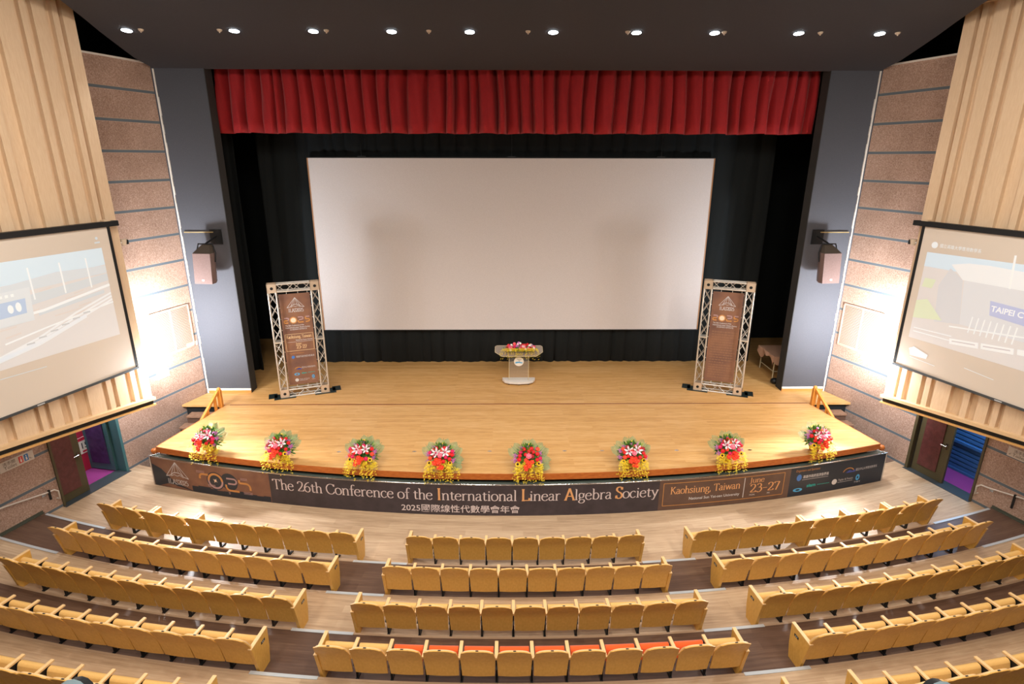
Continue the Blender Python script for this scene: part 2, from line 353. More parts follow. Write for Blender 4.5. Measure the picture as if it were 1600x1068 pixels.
# banner support frame
bf=thing('banner_frame',(0,11.2,0),'grey green box ledge and steel rail behind the long conference banner','frame'); bo=(0,11.2,0)
ab=9.22/RB
b=MB(); arcstrip(b,RB-.20,RB-.012,-ab,ab,.70,.765,60); b.build('ledge',mat('grey green ledge','#5b6660',.5),bf,org=bo)
b=MB(); b.tube([AP(RB-.0,-ab+2*ab*i/60,.79) for i in range(61)],.016,8); b.build('top_rail',M_chrome,bf,org=bo)
for s in (-1,1):
    b=MB(); p=AP(RB,s*ab,0); b.tube([p,p+Vector((0,0,.8))],.018,8); b.tube([p+Vector((0,0,.79)),AP(RB-.25,s*(ab-.006),.79)],.014,8); b.build('rail_post',M_chrome,bf,org=bo)
    b=MB(); p=AP(RB-.16,s*(ab-.0),0)
    b.tube([p+Vector((0,0,.0)),p+Vector((0,0,.78)),p+Vector((0,0,.80)),p+Vector((0,0,.86)),p+Vector((0,0,.90)),p+Vector((0,0,.91))],[.045,.045,.065,.075,.055,.01],12); b.build('wooden_knob_post',M_lip,bf,org=bo)
# ------------------------------------------------------------------ serif lettering (broad nib strokes)
GL={'T':(.56,'L.28,0 .28,.65|H.03,.65 .53,.65|L.035,.65 .03,.54|L.525,.65 .53,.54|S.28,0'),
'h':(.49,'L.1,0 .1,.7|C.1,.3 .18,.4 .28,.42 .37,.35 .38,.24|L.38,.26 .38,0|S.1,0|S.38,0|H.02,.7 .1,.7'),
'e':(.44,'H.06,.25 .37,.25|C.38,.25 .36,.37 .24,.43 .1,.37 .04,.22 .08,.07 .2,-.01 .32,.01 .4,.08'),
'2':(.46,'C.05,.5 .09,.61 .2,.65 .34,.6 .37,.46 .28,.28 .05,.03|H.04,.02 .42,.02|L.42,.02 .43,.12'),
'6':(.47,'C.4,.65 .24,.59 .1,.43 .05,.22 .1,.06 .23,-.01 .36,.04 .42,.18 .37,.32 .25,.37 .12,.31 .06,.22'),
't':(.32,'C.14,.54 .14,.3 .14,.1 .19,.0 .31,.04|H.02,.42 .3,.42'),
'C':(.6,'C.55,.52 .49,.62 .36,.66 .19,.62 .07,.48 .04,.33 .08,.15 .2,.02 .36,-.01 .5,.05 .56,.15|L.55,.65 .55,.5'),
'o':(.47,'C.04,.21 .08,.36 .22,.43 .37,.37 .43,.21 .38,.06 .23,-.01 .09,.05 .04,.21'),
'n':(.51,'L.1,0 .1,.42|C.1,.3 .18,.4 .28,.43 .38,.37 .4,.25|L.4,.26 .4,0|S.1,0|S.4,0|H.02,.42 .1,.42'),
'f':(.31,'C.36,.66 .27,.71 .18,.66 .15,.54 .15,.4|L.15,.5 .15,0|H.02,.42 .3,.42|S.15,0'),
'r':(.36,'L.1,0 .1,.42|C.1,.3 .17,.4 .25,.43 .34,.4|S.1,0|H.02,.42 .1,.42'),
'c':(.41,'C.37,.35 .26,.43 .1,.37 .04,.21 .09,.06 .22,-.01 .38,.07'),
'I':(.33,'L.16,0 .16,.66|S.16,0|S.16,.65'),
'a':(.43,'C.07,.35 .14,.42 .25,.42 .31,.34 .31,.25|L.31,.3 .31,.06|C.31,.06 .34,0 .41,.02|C.31,.26 .17,.23 .06,.16 .06,.05 .14,-.01 .23,.02 .31,.09'),
'i':(.24,'L.12,0 .12,.42|S.12,0|H.04,.42 .12,.42|D.12,.58'),
'l':(.24,'L.12,0 .12,.7|S.12,0|H.04,.7 .12,.7'),
'L':(.54,'L.14,0 .14,.66|H.1,.015 .5,.015|L.5,.0 .52,.15|S.14,0|S.14,.65'),
'A':(.64,'L.07,0 .31,.67|L.31,.67 .57,0|H.16,.22 .46,.22|S.07,0|S.57,0'),
'g':(.44,'C.06,.28 .1,.4 .2,.43 .32,.38 .34,.27 .29,.16 .19,.13 .1,.17 .06,.28|C.12,.15 .08,.07 .16,.02 .33,0 .4,-.1 .3,-.21 .14,-.22 .04,-.13 .13,-.01|H.3,.39 .42,.41'),
'b':(.49,'L.1,0 .1,.7|C.1,.31 .2,.42 .34,.4 .43,.23 .38,.06 .23,-.01 .1,.06|H.02,.7 .1,.7'),
'S':(.45,'C.37,.52 .33,.62 .21,.66 .09,.6 .07,.48 .17,.38 .31,.3 .39,.18 .33,.04 .19,-.01 .08,.05 .04,.17|L.38,.64 .38,.5|L.04,.0 .04,.16'),
'y':(.47,'L.06,.42 .25,.02|L.42,.42 .2,-.12|C.2,-.12 .14,-.21 .04,-.19|H0,.42 .14,.42|H.34,.42 .48,.42'),
'K':(.62,'L.14,0 .14,.66|L.14,.3 .46,.64|L.24,.4 .54,.02|S.14,0|S.14,.65|S.46,.65|S.55,0'),
's':(.36,'C.3,.34 .24,.42 .13,.42 .07,.33 .15,.24 .26,.18 .3,.09 .22,0 .1,0 .04,.1'),
'u':(.51,'L.1,.42 .1,.14|C.1,.16 .12,.03 .22,-.01 .32,.02 .4,.12|L.4,.42 .4,0|H.02,.42 .1,.42|H.32,.42 .4,.42|H.4,.01 .47,.01'),
',':(.22,'D.1,.03|L.11,.02 .06,-.1'),
'w':(.68,'L.05,.42 .2,.0|L.2,.0 .34,.42|L.34,.42 .49,.0|L.49,.0 .64,.42|H0,.42 .12,.42|H.57,.42 .69,.42'),
'J':(.34,'C.2,.65 .2,.3 .2,.02 .15,-.13 .02,-.17|S.2,.65'),
'3':(.44,'C.06,.56 .14,.65 .28,.64 .35,.53 .3,.4 .17,.35|C.17,.35 .33,.34 .4,.2 .32,.04 .17,-.02 .05,.05'),
'7':(.44,'H.05,.64 .4,.64|L.4,.64 .18,-.02|L.05,.64 .05,.54'),
'-':(.4,'H.05,.27 .36,.27'),
'0':(.47,'C.05,.32 .09,.56 .22,.66 .37,.58 .43,.32 .37,.08 .23,-.01 .09,.08 .05,.32'),
'5':(.44,'H.12,.64 .38,.64|L.12,.64 .1,.36|C.1,.36 .22,.42 .37,.34 .4,.2 .33,.04 .18,-.02 .05,.05'),
' ':(.24,'')}
def serif(b,txt,u0,v0,size,fn,bold=1.0,width=None,slant=0,h=0):
    tot=sum(GL.get(c,GL['o'])[0] for c in txt); kx=1.0
    if width: kx=width/(tot*size)
    x=0; A=.041*bold; Bn=.017*bold
    def put(pts,closed=False):
        n=len(pts); L_=[];R_=[]
        for i,p in enumerate(pts):
            q0=pts[max(i-1,0)];q1=pts[min(i+1,n-1)]
            if closed and i in (0,n-1): q0=pts[n-2];q1=pts[1]
            t=Vector(q1)-Vector(q0)
            if t.length<1e-6: t=Vector((0,1))
            t.normalize(); nx,ny=-t.y,t.x; hw=math.sqrt((A*nx)**2+(Bn*ny)**2)
            L_.append((p[0]+nx*hw,p[1]+ny*hw)); R_.append((p[0]-nx*hw,p[1]-ny*hw))
        vs=[fn(u0+(x+q[0]+slant*q[1])*size*kx,v0+q[1]*size,h) for q in L_+R_]
        b.add(vs,[(i,i+1,n+i+1,n+i) for i in range(n-1)])
    for c in txt:
        adv,st_=GL.get(c,GL['o'])
        for s_ in [q for q in st_.split('|') if q]:
            k=s_[0]; pts=[tuple(float(z) for z in q.split(',')) for q in s_[1:].split()]
            if k=='L' or k=='H':
                put(pts)
            elif k=='S': put([(pts[0][0]-.085,pts[0][1]+.0),(pts[0][0]+.085,pts[0][1]+.0)])
            elif k=='D':
                cx_,cy_=pts[0]; vs=[fn(u0+(x+cx_+.05*math.cos(a)+slant*cy_)*size*kx,v0+(cy_+.05*math.sin(a))*size,h) for a in [i*PI/4 for i in range(8)]]; b.add(vs,[tuple(range(8))])
            else:
                cl=pts[0]==pts[-1]; out=[]
                m_=len(pts)
                for i in range(m_-1):
                    p0=pts[i-1] if i>0 else (pts[-2] if cl else pts[0]); p1=pts[i];p2=pts[i+1]; p3=pts[i+2] if i+2<m_ else (pts[1] if cl else pts[-1])
                    for j in range(5):
                        t=j/5.; out.append(tuple(.5*((2*p1[d])+(-p0[d]+p2[d])*t+(2*p0[d]-5*p1[d]+4*p2[d]-p3[d])*t*t+(-p0[d]+3*p1[d]-3*p2[d]+p3[d])*t**3) for d in (0,1)))
                out.append(pts[-1]); put(out,cl)
        x+=adv
    return x*size*kx
def sans(b,txt,u0,v0,size,fn,width=None,h=0,bold=0):
    cu=bpy.data.curves.new('t','FONT'); cu.body=txt; cu.size=size; cu.resolution_u=3; cu.offset=bold
    o=bpy.data.objects.new('t',cu); C.objects.link(o); dg=bpy.context.evaluated_depsgraph_get(); dg.update()
    me=bpy.data.meshes.new_from_object(o.evaluated_get(dg)); xs=[v.co.x for v in me.vertices] or [0,1]
    k=1 if not width else width/max(1e-6,max(xs)-min(xs)); x0=min(xs) if width else 0
    b.add([fn(u0+(v.co.x-x0)*k,v0+v.co.y,h) for v in me.vertices],[tuple(p.vertices) for p in me.polygons])
    bpy.data.objects.remove(o); bpy.data.meshes.remove(me); bpy.data.curves.remove(cu)
def quad(b,fn,u0,v0,u1,v1,h,n=1):
    for i in range(n):
        a=u0+(u1-u0)*i/n; c=u0+(u1-u0)*(i+1)/n; b.add([fn(a,v0,h),fn(c,v0,h),fn(c,v1,h),fn(a,v1,h)],[(0,1,2,3)])
def poly(b,fn,pts,h): b.add([fn(u,v,h) for u,v in pts],[tuple(range(len(pts)))])
def disc(b,fn,u,v,r,h,ri=0,n=24,a0=0,a1=2*PI,ry=None):
    ry=ry or r
    for i in range(n):
        a=a0+(a1-a0)*i/n;c=a0+(a1-a0)*(i+1)/n; k=ri/r
        b.add([fn(u+r*k*math.cos(a),v+ry*k*math.sin(a),h),fn(u+r*math.cos(a),v+ry*math.sin(a),h),fn(u+r*math.cos(c),v+ry*math.sin(c),h),fn(u+r*k*math.cos(c),v+ry*k*math.sin(c),h)],[(0,1,2,3)])
def stroke(b,fn,pts,wd,h):
    for i in range(len(pts)-1):
        p=Vector(pts[i]);q=Vector(pts[i+1]);t=(q-p)
        if t.length<1e-6: continue
        t.normalize(); n=Vector((-t.y,t.x))*wd/2
        b.add([fn(*(p+n),h),fn(*(q+n),h),fn(*(q-n),h),fn(*(p-n),h)],[(0,1,2,3)])
def arcpts(u,v,r,a0,a1,n=12,ry=None): return [(u+r*math.cos(a0+(a1-a0)*i/n),v+(ry or r)*math.sin(a0+(a1-a0)*i/n)) for i in range(n+1)]
def mountain(b,fn,u,v,s,h): # conference emblem: tent of lines over a wave
    ap=(u,v+s*.62)
    for x in (-.5,-.27,.27,.5): stroke(b,fn,[ap,(u+x*s,v+(.0 if abs(x)>.4 else .08*s))],.022*s,h)
    stroke(b,fn,[ap,(u-.09*s,v+.2*s)],.018*s,h); stroke(b,fn,[ap,(u+.09*s,v+.2*s)],.018*s,h)
    stroke(b,fn,[(u-.5*s,v),(u-.3*s,v+.05*s),(u-.15*s,v+.17*s),(u,v+.2*s),(u+.15*s,v+.17*s),(u+.3*s,v+.05*s),(u+.5*s,v)],.03*s,h)
    stroke(b,fn,[(u-.28*s,v+.02*s),(u-.12*s,v+.1*s),(u,v+.05*s),(u+.12*s,v+.1*s),(u+.28*s,v+.02*s)],.022*s,h)
M_ink=mat('silver lettering','#cdbfc0',.6); M_gold=mat('copper lettering','#d9a06c',.55); M_dk=mat('charcoal print','#393238',.45,noise=(5,'#322c32','#40383e'))
M_br=mat('brown print','#7a5344',.45,noise=(3,'#6f4a3e','#86604c')); M_br2=mat('dull brown print','#5d463c',.45,noise=(4,'#574138','#644c41')); M_nv=mat('navy print','#1f2734',.45)
M_tan=mat('tan print','#c48a4e',.55); M_rose=mat('dusty rose print','#b09092',.55); M_blue=mat('blue print','#3f74c0',.5); M_teal=mat('teal print','#1aa6a0',.5); M_dimw=mat('pale print','#c9c6c8',.6); M_sky=mat('sky blue print','#4aa3d8',.5)
fnB=lambda u,v,h:AP(RB+h,u/RB,v)
bn=thing('stage_front_banner',(0,11.2,0),'very long dark conference banner stretched along the curved stage front','banner'); bo=(0,11.2,0)
b=MB(); rows=[]; n=90
for h in (.0,.008):
    for v in (.0,.8): rows.append([fnB(-9.2+18.4*i/n,v+(.0),h) for i in range(n+1)])
o_=[rows[0],rows[1],rows[3],rows[2]]; vs=[p for R in o_ for p in R]; fs=[]
for j in range(4):
    for i in range(n): A=j*(n+1)+i;B2=((j+1)%4)*(n+1)+i; fs.append((A,A+1,B2+1,B2))
b.add(vs,fs,False); b.build('cloth',M_dk,bn,org=bo)
b=MB(); quad(b,fnB,-9.18,.01,-5.9,.78,.010,16); b.build('brown_picture_field',M_br,bn,org=bo)
b=MB(); poly(b,fnB,[(-9.17,.015),(-8.0,.015),(-8.3,.1),(-8.6,.22),(-8.9,.5),(-9.17,.6)],.012)
for i in range(12): quad(b,fnB,-8.05+i*.178,.015,-8.05+(i+1)*.178+.001,.17+.03*math.sin(i*1.1),.012)
b.build('dark_rocks',M_nv,bn,org=bo)
b=MB(); quad(b,fnB,3.12,.01,6.40,.78,.010,14); b.build('venue_field',M_br2,bn,org=bo)
b=MB(); quad(b,fnB,6.40,.01,9.18,.78,.010,12); b.build('sponsor_field',M_nv,bn,org=bo)
b=MB(); x=-5.82; total=8.92
words=[('The 26th Conference of the ',0),('I',1),('nternational ',0),('L',1),('inear ',0),('A',1),('lgebra ',0),('S',1),('ociety',0)]
tw=sum(sum(GL[c][0] for c in t) for t,_ in words); sz=.385; kx=total/(tw*sz)
b2=MB()
for t,g in words:
    w_=sum(GL[c][0] for c in t)*sz*kx
    serif(b2 if g else b,t,x,.395,sz if not g else .44,fnB,1.5 if g else 1.05,width=w_*(1.0 if not g else 1.05),h=.013); x+=w_
b.build('title_lettering',M_ink,bn,org=bo); 
b2.build('initial_lettering',M_gold,bn,org=bo)
b=MB(); sans(b,'2025國際線性代數學會年會',-2.75,.09,.21,fnB,width=2.69,h=.013,bold=.002); b.build('chinese_lettering',M_ink,bn,org=bo)
b=MB(); serif(b,'Kaohsiung, Taiwan',3.38,.42,.27,fnB,1.2,width=1.72,h=.013); serif(b,'June',5.33,.53,.2,fnB,1.2,width=.38,h=.013); serif(b,'23-27',5.36,.27,.33,fnB,1.2,width=.78,h=.013)
b.build('venue_lettering',M_gold,bn,org=bo)
b=MB(); sans(b,'National Sun Yat-sen University',3.85,.235,.1,fnB,width=1.25,h=.013,bold=.001); sans(b,'MON',5.36,.185,.06,fnB,h=.013); sans(b,'FRI',5.82,.185,.06,fnB,h=.013); stroke(b,fnB,[(5.2,.16),(5.2,.68)],.018,.013)
b.build('small_lettering',M_dimw,bn,org=bo)
b=MB(); fr=[(3.22,.12),(3.22,.70),(6.24,.70),(6.24,.12),(3.22,.12)]
for i in range(4):
    a_,c_=fr[i],fr[i+1]; stroke(b,fnB,[(a_[0]+(c_[0]-a_[0])*j/8,a_[1]+(c_[1]-a_[1])*j/8) for j in range(9)],.014,.013)
b.build('outline',M_tan,bn,org=bo)
b=MB(); mountain(b,fnB,-8.45,.33,.66,.014); serif(b,'ILAS2025',-8.76,.13,.2,fnB,1.3,width=.6,h=.014); b.build('emblem',M_dimw,bn,org=bo)
def big2025(b1,b2,b3,b4,fn,u,v,s,h): # strokes in s-units, tan and rose and dark
    t=.11*s
    stroke(b1,fn,[(u-1.2*s,v+.26*s),(u-1.55*s,v+.26*s)]+arcpts(u-1.55*s,v+.08*s,.18*s,PI/2,PI,6)+[(u-1.73*s,v-.02*s)],t,h)
    disc(b3,fn,u-.8*s,v-.05*s,.52*s,h-.001); disc(b2,fn,u-.8*s,v-.05*s,.46*s,h,.36*s,24,PI,2*PI); disc(b1,fn,u-.8*s,v-.05*s,.46*s,h,.34*s,24,0,PI)
    disc(b4,fn,u-.8*s,v-.03*s,.05*s,h+.001,n=8)
    for k in range(8):
        a=k*PI/4+.2; r_=.16*s if k%2 else .1*s; poly(b4,fn,[(u-.8*s+r_*math.cos(a),v-.03*s+r_*math.sin(a)),(u-.8*s+.03*s*math.cos(a+1.5),v-.03*s+.03*s*math.sin(a+1.5)),(u-.8*s+.03*s*math.cos(a-1.5),v-.03*s+.03*s*math.sin(a-1.5))],h+.001)
    disc(b3,fn,u+.02*s,v+.0*s,.5*s,h-.001); stroke(b2,fn,[(u-.12*s,v+.2*s),(u+.3*s,v+.2*s)]+arcpts(u+.3*s,v+.05*s,.15*s,PI/2,-PI/2,6)+[(u-.05*s,v-.1*s)],t*.8,h)
    stroke(b1,fn,arcpts(u+.05*s,v-.25*s,.25*s,PI*.9,PI*1.5,6)+[(u+.55*s,v-.5*s)],t,h)
    stroke(b1,fn,[(u+.62*s,v+.2*s),(u+.62*s,v+.02*s),(u+1.0*s,v+.02*s)]+arcpts(u+1.0*s,v-.2*s,.22*s,PI/2,0,6)+[(u+1.22*s,v-.35*s)],t,h)
    for x_,y_,w_ in ((-1.9,.42,.5),(-1.3,-.32,.45),(-.1,-.62,.1),(.7,.3,.4),(.8,-.5,.5)): 
        for j in range(3): quad(b2,fn,u+x_*s,v+(y_-.05*j)*s,u+(x_+w_)*s,v+(y_-.05*j+.02)*s,h)
b1,b2,b3,b4=MB(),MB(),MB(),MB(); big2025(b1,b2,b3,b4,fnB,-6.98,.42,.46,.015)
b3.build('dark_rings',M_nv,bn,org=bo); b1.build('tan_numerals',M_tan,bn,org=bo); b2.build('rose_numerals',M_rose,bn,org=bo); b4.build('spark',mat('pale spark','#f0d6bd',.6),bn,org=bo)
b=MB(); sans(b,'Organizers and Sponsors',6.54,.66,.085,fnB,width=.66,h=.013); b.build('heading_lettering',M_tan,bn,org=bo)
b=MB(); disc(b,fnB,6.65,.50,.07,.013,n=12,ry=.09); b.build('round_logo',M_blue,bn,org=bo)
b=MB(); sans(b,'高雄市政府經濟發展局',6.76,.475,.09,fnB,width=.72,h=.013,bold=.001); disc(b,fnB,7.70,.235,.075,.013); sans(b,'Taylor & Francis',7.81,.24,.075,fnB,width=.44,h=.013)
sans(b,'國立中山大學應用數學系',8.30,.45,.08,fnB,width=.66,h=.013); sans(b,'TWY',8.31,.10,.07,fnB,width=.2,h=.013); stroke(b,fnB,[(6.74,.43),(7.48,.43)],.008,.013); stroke(b,fnB,[(7.8,.20),(8.25,.20)],.008,.013)
b.build('sponsor_lettering',M_dimw,bn,org=bo)
b=MB(); sans(b,'siam',6.9,.215,.12,fnB,width=.25,h=.013,bold=.003)
for i in range(8): quad(b,fnB,7.2+i*.045,.235,7.23+i*.045,.25,.013)
b.build('teal_lettering',M_teal,bn,org=bo)
b=MB(); disc(b,fnB,6.66,.17,.13,.013,n=16,ry=.05,ri=.06); disc(b,fnB,8.40,.25,.06,.013,n=16,ri=.025,ry=.085); b.build('wave_logo',M_sky,bn,org=bo)
b=MB(); stroke(b,fnB,arcpts(8.08,.42,.17,PI*.9,PI*.15,8,.14),.02,.013); b.build('arch_logo',M_tan,bn,org=bo)
b=MB(); poly(b,fnB,[(8.0,.43),(8.1,.50),(8.2,.46),(8.28,.5),(8.28,.43)],.013); b.build('hill_logo',mat('indigo print','#35489a',.5),bn,org=bo)
# ------------------------------------------------------------------ red valance, backdrop, screen
def drape(x0,x1,y,z0,z1,fold,amp,seed,n):
    rr=random.Random(seed); ph=[]; x=x0; kn=[]
    while x<x1+fold*2: kn.append((x,rr.uniform(-1,1)*amp*.35+(amp if len(kn)%2 else -amp)*rr.uniform(.5,1))); x+=fold*rr.uniform(.25,.8)
    def f(x):
        for i in range(len(kn)-1):
            if kn[i][0]<=x<=kn[i+1][0]:
                t=(x-kn[i][0])/(kn[i+1][0]-kn[i][0]); t=t**3 if i%2==0 else (1-(1-t)**3)
                return kn[i][1]*(1-t)+kn[i+1][1]*t
        return 0
    rows=[]; nz=9
    for j in range(nz):
        t=j/(nz-1); z=z0+(z1-z0)*t; R=[]
        for i in range(n+1):
            x=x0+(x1-x0)*i/n; sx=x+.10*math.sin(t*2.2+x*1.3)*(t)
            R.append(Vector((x,y+f(sx)*(1.0-.25*t)+.02*math.sin(x*23+z*3),z+(.012*math.sin(x*5) if j==0 else 0))))
        rows.append(R)
    b=MB(); vs=[p for R in rows for p in R]; fs=[]
    for j in range(nz-1):
        for i in range(n): A=j*(n+1)+i; fs.append((A,A+1,A+n+2,A+n+1))
    b.add(vs,fs,True); return b
o=drape(-8.05,8.08,16.72,8.35,10.6,.36,.2,11,1500).build('valance_curtain',M_red); tag(o,'deep red velvet pleated valance hanging under the ceiling above the stage','curtain')
md=o.modifiers.new('thick','SOLIDIFY'); md.thickness=.01
o=drape(-8.0,8.02,18.7,SZ,12.5,.5,.05,5,420).build('backdrop_curtain',M_drape); tag(o,'black pleated backdrop curtain closing the rear of the stage','curtain')
md=o.modifiers.new('thick','SOLIDIFY'); md.thickness=.01
for s,nm in ((-1,'left'),(1,'right')):
    o=drape(*sorted((s*9.9,s*8.35)),17.9,SZ+.0 if s<0 else SZ,12.5,.4,.06,5+s,60)
    bb=MB(); bb.v=[p+Vector((0,0,0)) for p in o.v]; bb.f=o.f; bb.sm=o.sm
    if s<0:
        q=bb.build('leg_curtain',M_drape); tag(q,'black leg curtain at the left wing beside the backdrop','curtain'); md=q.modifiers.new('t','SOLIDIFY'); md.thickness=.01
sc=thing('cinema_screen',(-.166,18.45,2.2),'large blank off-white cinema screen hanging in front of the black backdrop','projection screen'); so=(-.166,18.45,2.2)
b=MB(); b.box(-.166-6.23,-.166+6.23,18.47,18.5,2.24,7.71); b.build('screen_surface',M_screen,sc,org=so)
X0_=-.166
for s in (-1,1): b=MB(); b.box(*sorted((X0_+s*6.23,X0_+s*6.265)),18.46,18.58,2.23,7.72); b.build('side_frame',mat('gold wood frame','#a8784f',.45),sc,org=so)
b=MB(); b.box(X0_-6.265,X0_+6.265,18.46,18.58,7.71,7.74); b.box(X0_-6.265,X0_+6.265,18.46,18.58,2.21,2.24); b.build('dark_frame',M_blk,sc,org=so)
for s in (-1,0,1):
    b=MB(); b.tube([(X0_+s*4.6,18.5,7.73),(X0_+s*4.6,18.5,13.4)],.008,6); b.box(X0_+s*4.6-.12,X0_+s*4.6+.12,18.48,18.55,7.735,7.77); b.build('hanger',M_blk,sc,org=so)
# ------------------------------------------------------------------ ceiling downlights
LX=[-8.23,-6.01,-4.37,-2.74,-1.11,.64,2.39,4.04,5.82,7.54]; SX=[-7.92,-6.30,-4.09,-1.96,.11,2.2,4.23,6.26,7.9]
M_lamp=mat('lamp glow',(.85,.93,1,1),.5,emit=14)
tilt=math.atan(.15)
nums=['first','second','third','fourth','fifth','sixth','seventh','eighth','ninth','tenth']
for i,x in enumerate(LX):
    y=13.43; t=thing('downlight',(x,y,zc(y)),'glowing white recessed downlight in the dark ceiling, %s from the left'%nums[i],'ceiling light','downlights above the stage front'); t.rotation_euler=(-tilt,0,0)
    b=MB(); n=20
    vs=[(.13*math.cos(2*PI*k/n),.13*math.sin(2*PI*k/n),-.004) for k in range(n)]+[(.10*math.cos(2*PI*k/n),.10*math.sin(2*PI*k/n),-.012) for k in range(n)]
    b.add(vs,[(k,(k+1)%n,n+(k+1)%n,n+k) for k in range(n)],True); b.build('rim',M_blk,t)
    b=MB(); b.tube([(0,0,.0),(0,0,-.02)],.10,20); b.build('lamp',M_lamp,t)
    light('downlight_lamp','SPOT',(x,y-.02,zc(y)-.12),90,COOL,.08,(x*.95,12.6,1),95,.8)
for i,x in enumerate(SX):
    b=MB(); b.tube([(0,0,.0),(0,0,-.03)],[.055,.04],12); b.tube([(0,0,-.03),(0,0,-.06)],.015,8)
    o=b.build('ceiling_sensor',mat('beige plastic','#c9b8a4',.5)); o.location=(x,13.4,zc(13.4)); o.rotation_euler=(-tilt,0,0)
    tag(o,'tiny beige sprinkler head in the dark ceiling, %s from the left'%nums[i],'sprinkler','sprinkler heads between the downlights')
# ------------------------------------------------------------------ acoustic side panels
GR=[(3.22,3.30),(3.42,3.55),(3.80,3.90),(4.02,4.12),(4.47,4.75),(4.88,5.05),(5.27,5.36),(5.47,5.56),(5.95,6.12),(6.28,6.40),(6.72,6.82),(6.95,7.05),(7.5,7.75),(7.9,8.05),(8.4,8.5),(8.7,8.8),(9.3,9.5),(9.8,9.9),(10.3,10.5)]
for s,nm in ((-1,'left'),(1,'right')):
    q0,q1=2.98,11.0; zb=lambda q:1.97+.102*(q-2.99); dz=(q1-q0)*.102; org=tuple(WP(s,4,.6,2.2))
    t=thing('acoustic_panel',org,'tall pale maple acoustic panel with vertical grooves on the %s wall'%nm,'wall panel','maple acoustic panels')
    b=MB(); zt=10.75
    b.wbox(s,q0,q1,.95,1.10,zb(q0)+.2,zt,zb(q1)+.2)
    e=[q0]
    for g in GR: e+=[g[0],g[1]]
    e.append(q1)
    for i in range(0,len(e),2):
        b.wbox(s,e[i],e[i+1],1.10,1.20,zb(e[i])+.22,zt-.1,zb(e[i+1])+.22)
    b.wbox(s,q0,q1,.95,1.24,zt-.1,zt)
    b.build('grooved_board',M_panel,t,org=org)
    b=MB(); b.wbox(s,q0-.01,q1,.9,1.30,zb(q0)+.15,zb(q0)+.22,zb(q1)+.15,zb(q1)+.22); b.build('ledge',M_panel2,t,org=org)
    b=MB(); b.wbox(s,q0+.01,q1,.9,1.22,zb(q0)+.04,zb(q0)+.15,zb(q1)+.04,zb(q1)+.15); b.build('shadow_gap',M_black,t,org=org)
    b=MB(); b.wbox(s,q0-.01,q1,.9,1.27,zb(q0),zb(q0)+.04,zb(q1),zb(q1)+.04); b.build('lower_strip',mat('honey lower strip','#cf9f60',.5),t,org=org)
    b=MB()
    for q in (3.6,6.6,9.6):
        for z in (3.2,7.5,10.2): b.wbox(s,q,q+.08,.0,.96,z,z+.08)
    b.build('wall_bracket',M_blk,t,org=org)
    # small clamp lights at the panel edge
    for z,kind in ((5.9,0),(3.18,1)):
        p=WP(s,2.86,1.15,z); t2=thing('spotlight_bracket',p,('small beige round sensor clipped' if not kind else 'small white lamp clamp fixed')+' on the stage side edge of the %s maple panel'%nm,'fixture')
        b=MB(); b.bar(WP(s,2.99,1.15,z),WP(s,2.84,1.15,z),.03,.02); b.build('arm',M_white,t2,org=p)
        b=MB(); b.tube([WP(s,2.86,1.15,z-.07),WP(s,2.86,1.15,z+.07)],[.05,.07],12) if not kind else b.wbox(s,2.78,2.92,1.08,1.2,z-.03,z+.04)
        b.build('body',mat('beige plastic','#c9b8a4',.5) if not kind else M_white,t2,org=p)
        b=MB(); b.wbox(s,2.78,2.84,1.1,1.2,z-.05,z+.05) if not kind else b.wbox(s,2.76,2.9,1.1,1.16,z-.06,z-.03); b.build('dark_cap',M_blk,t2,org=p)
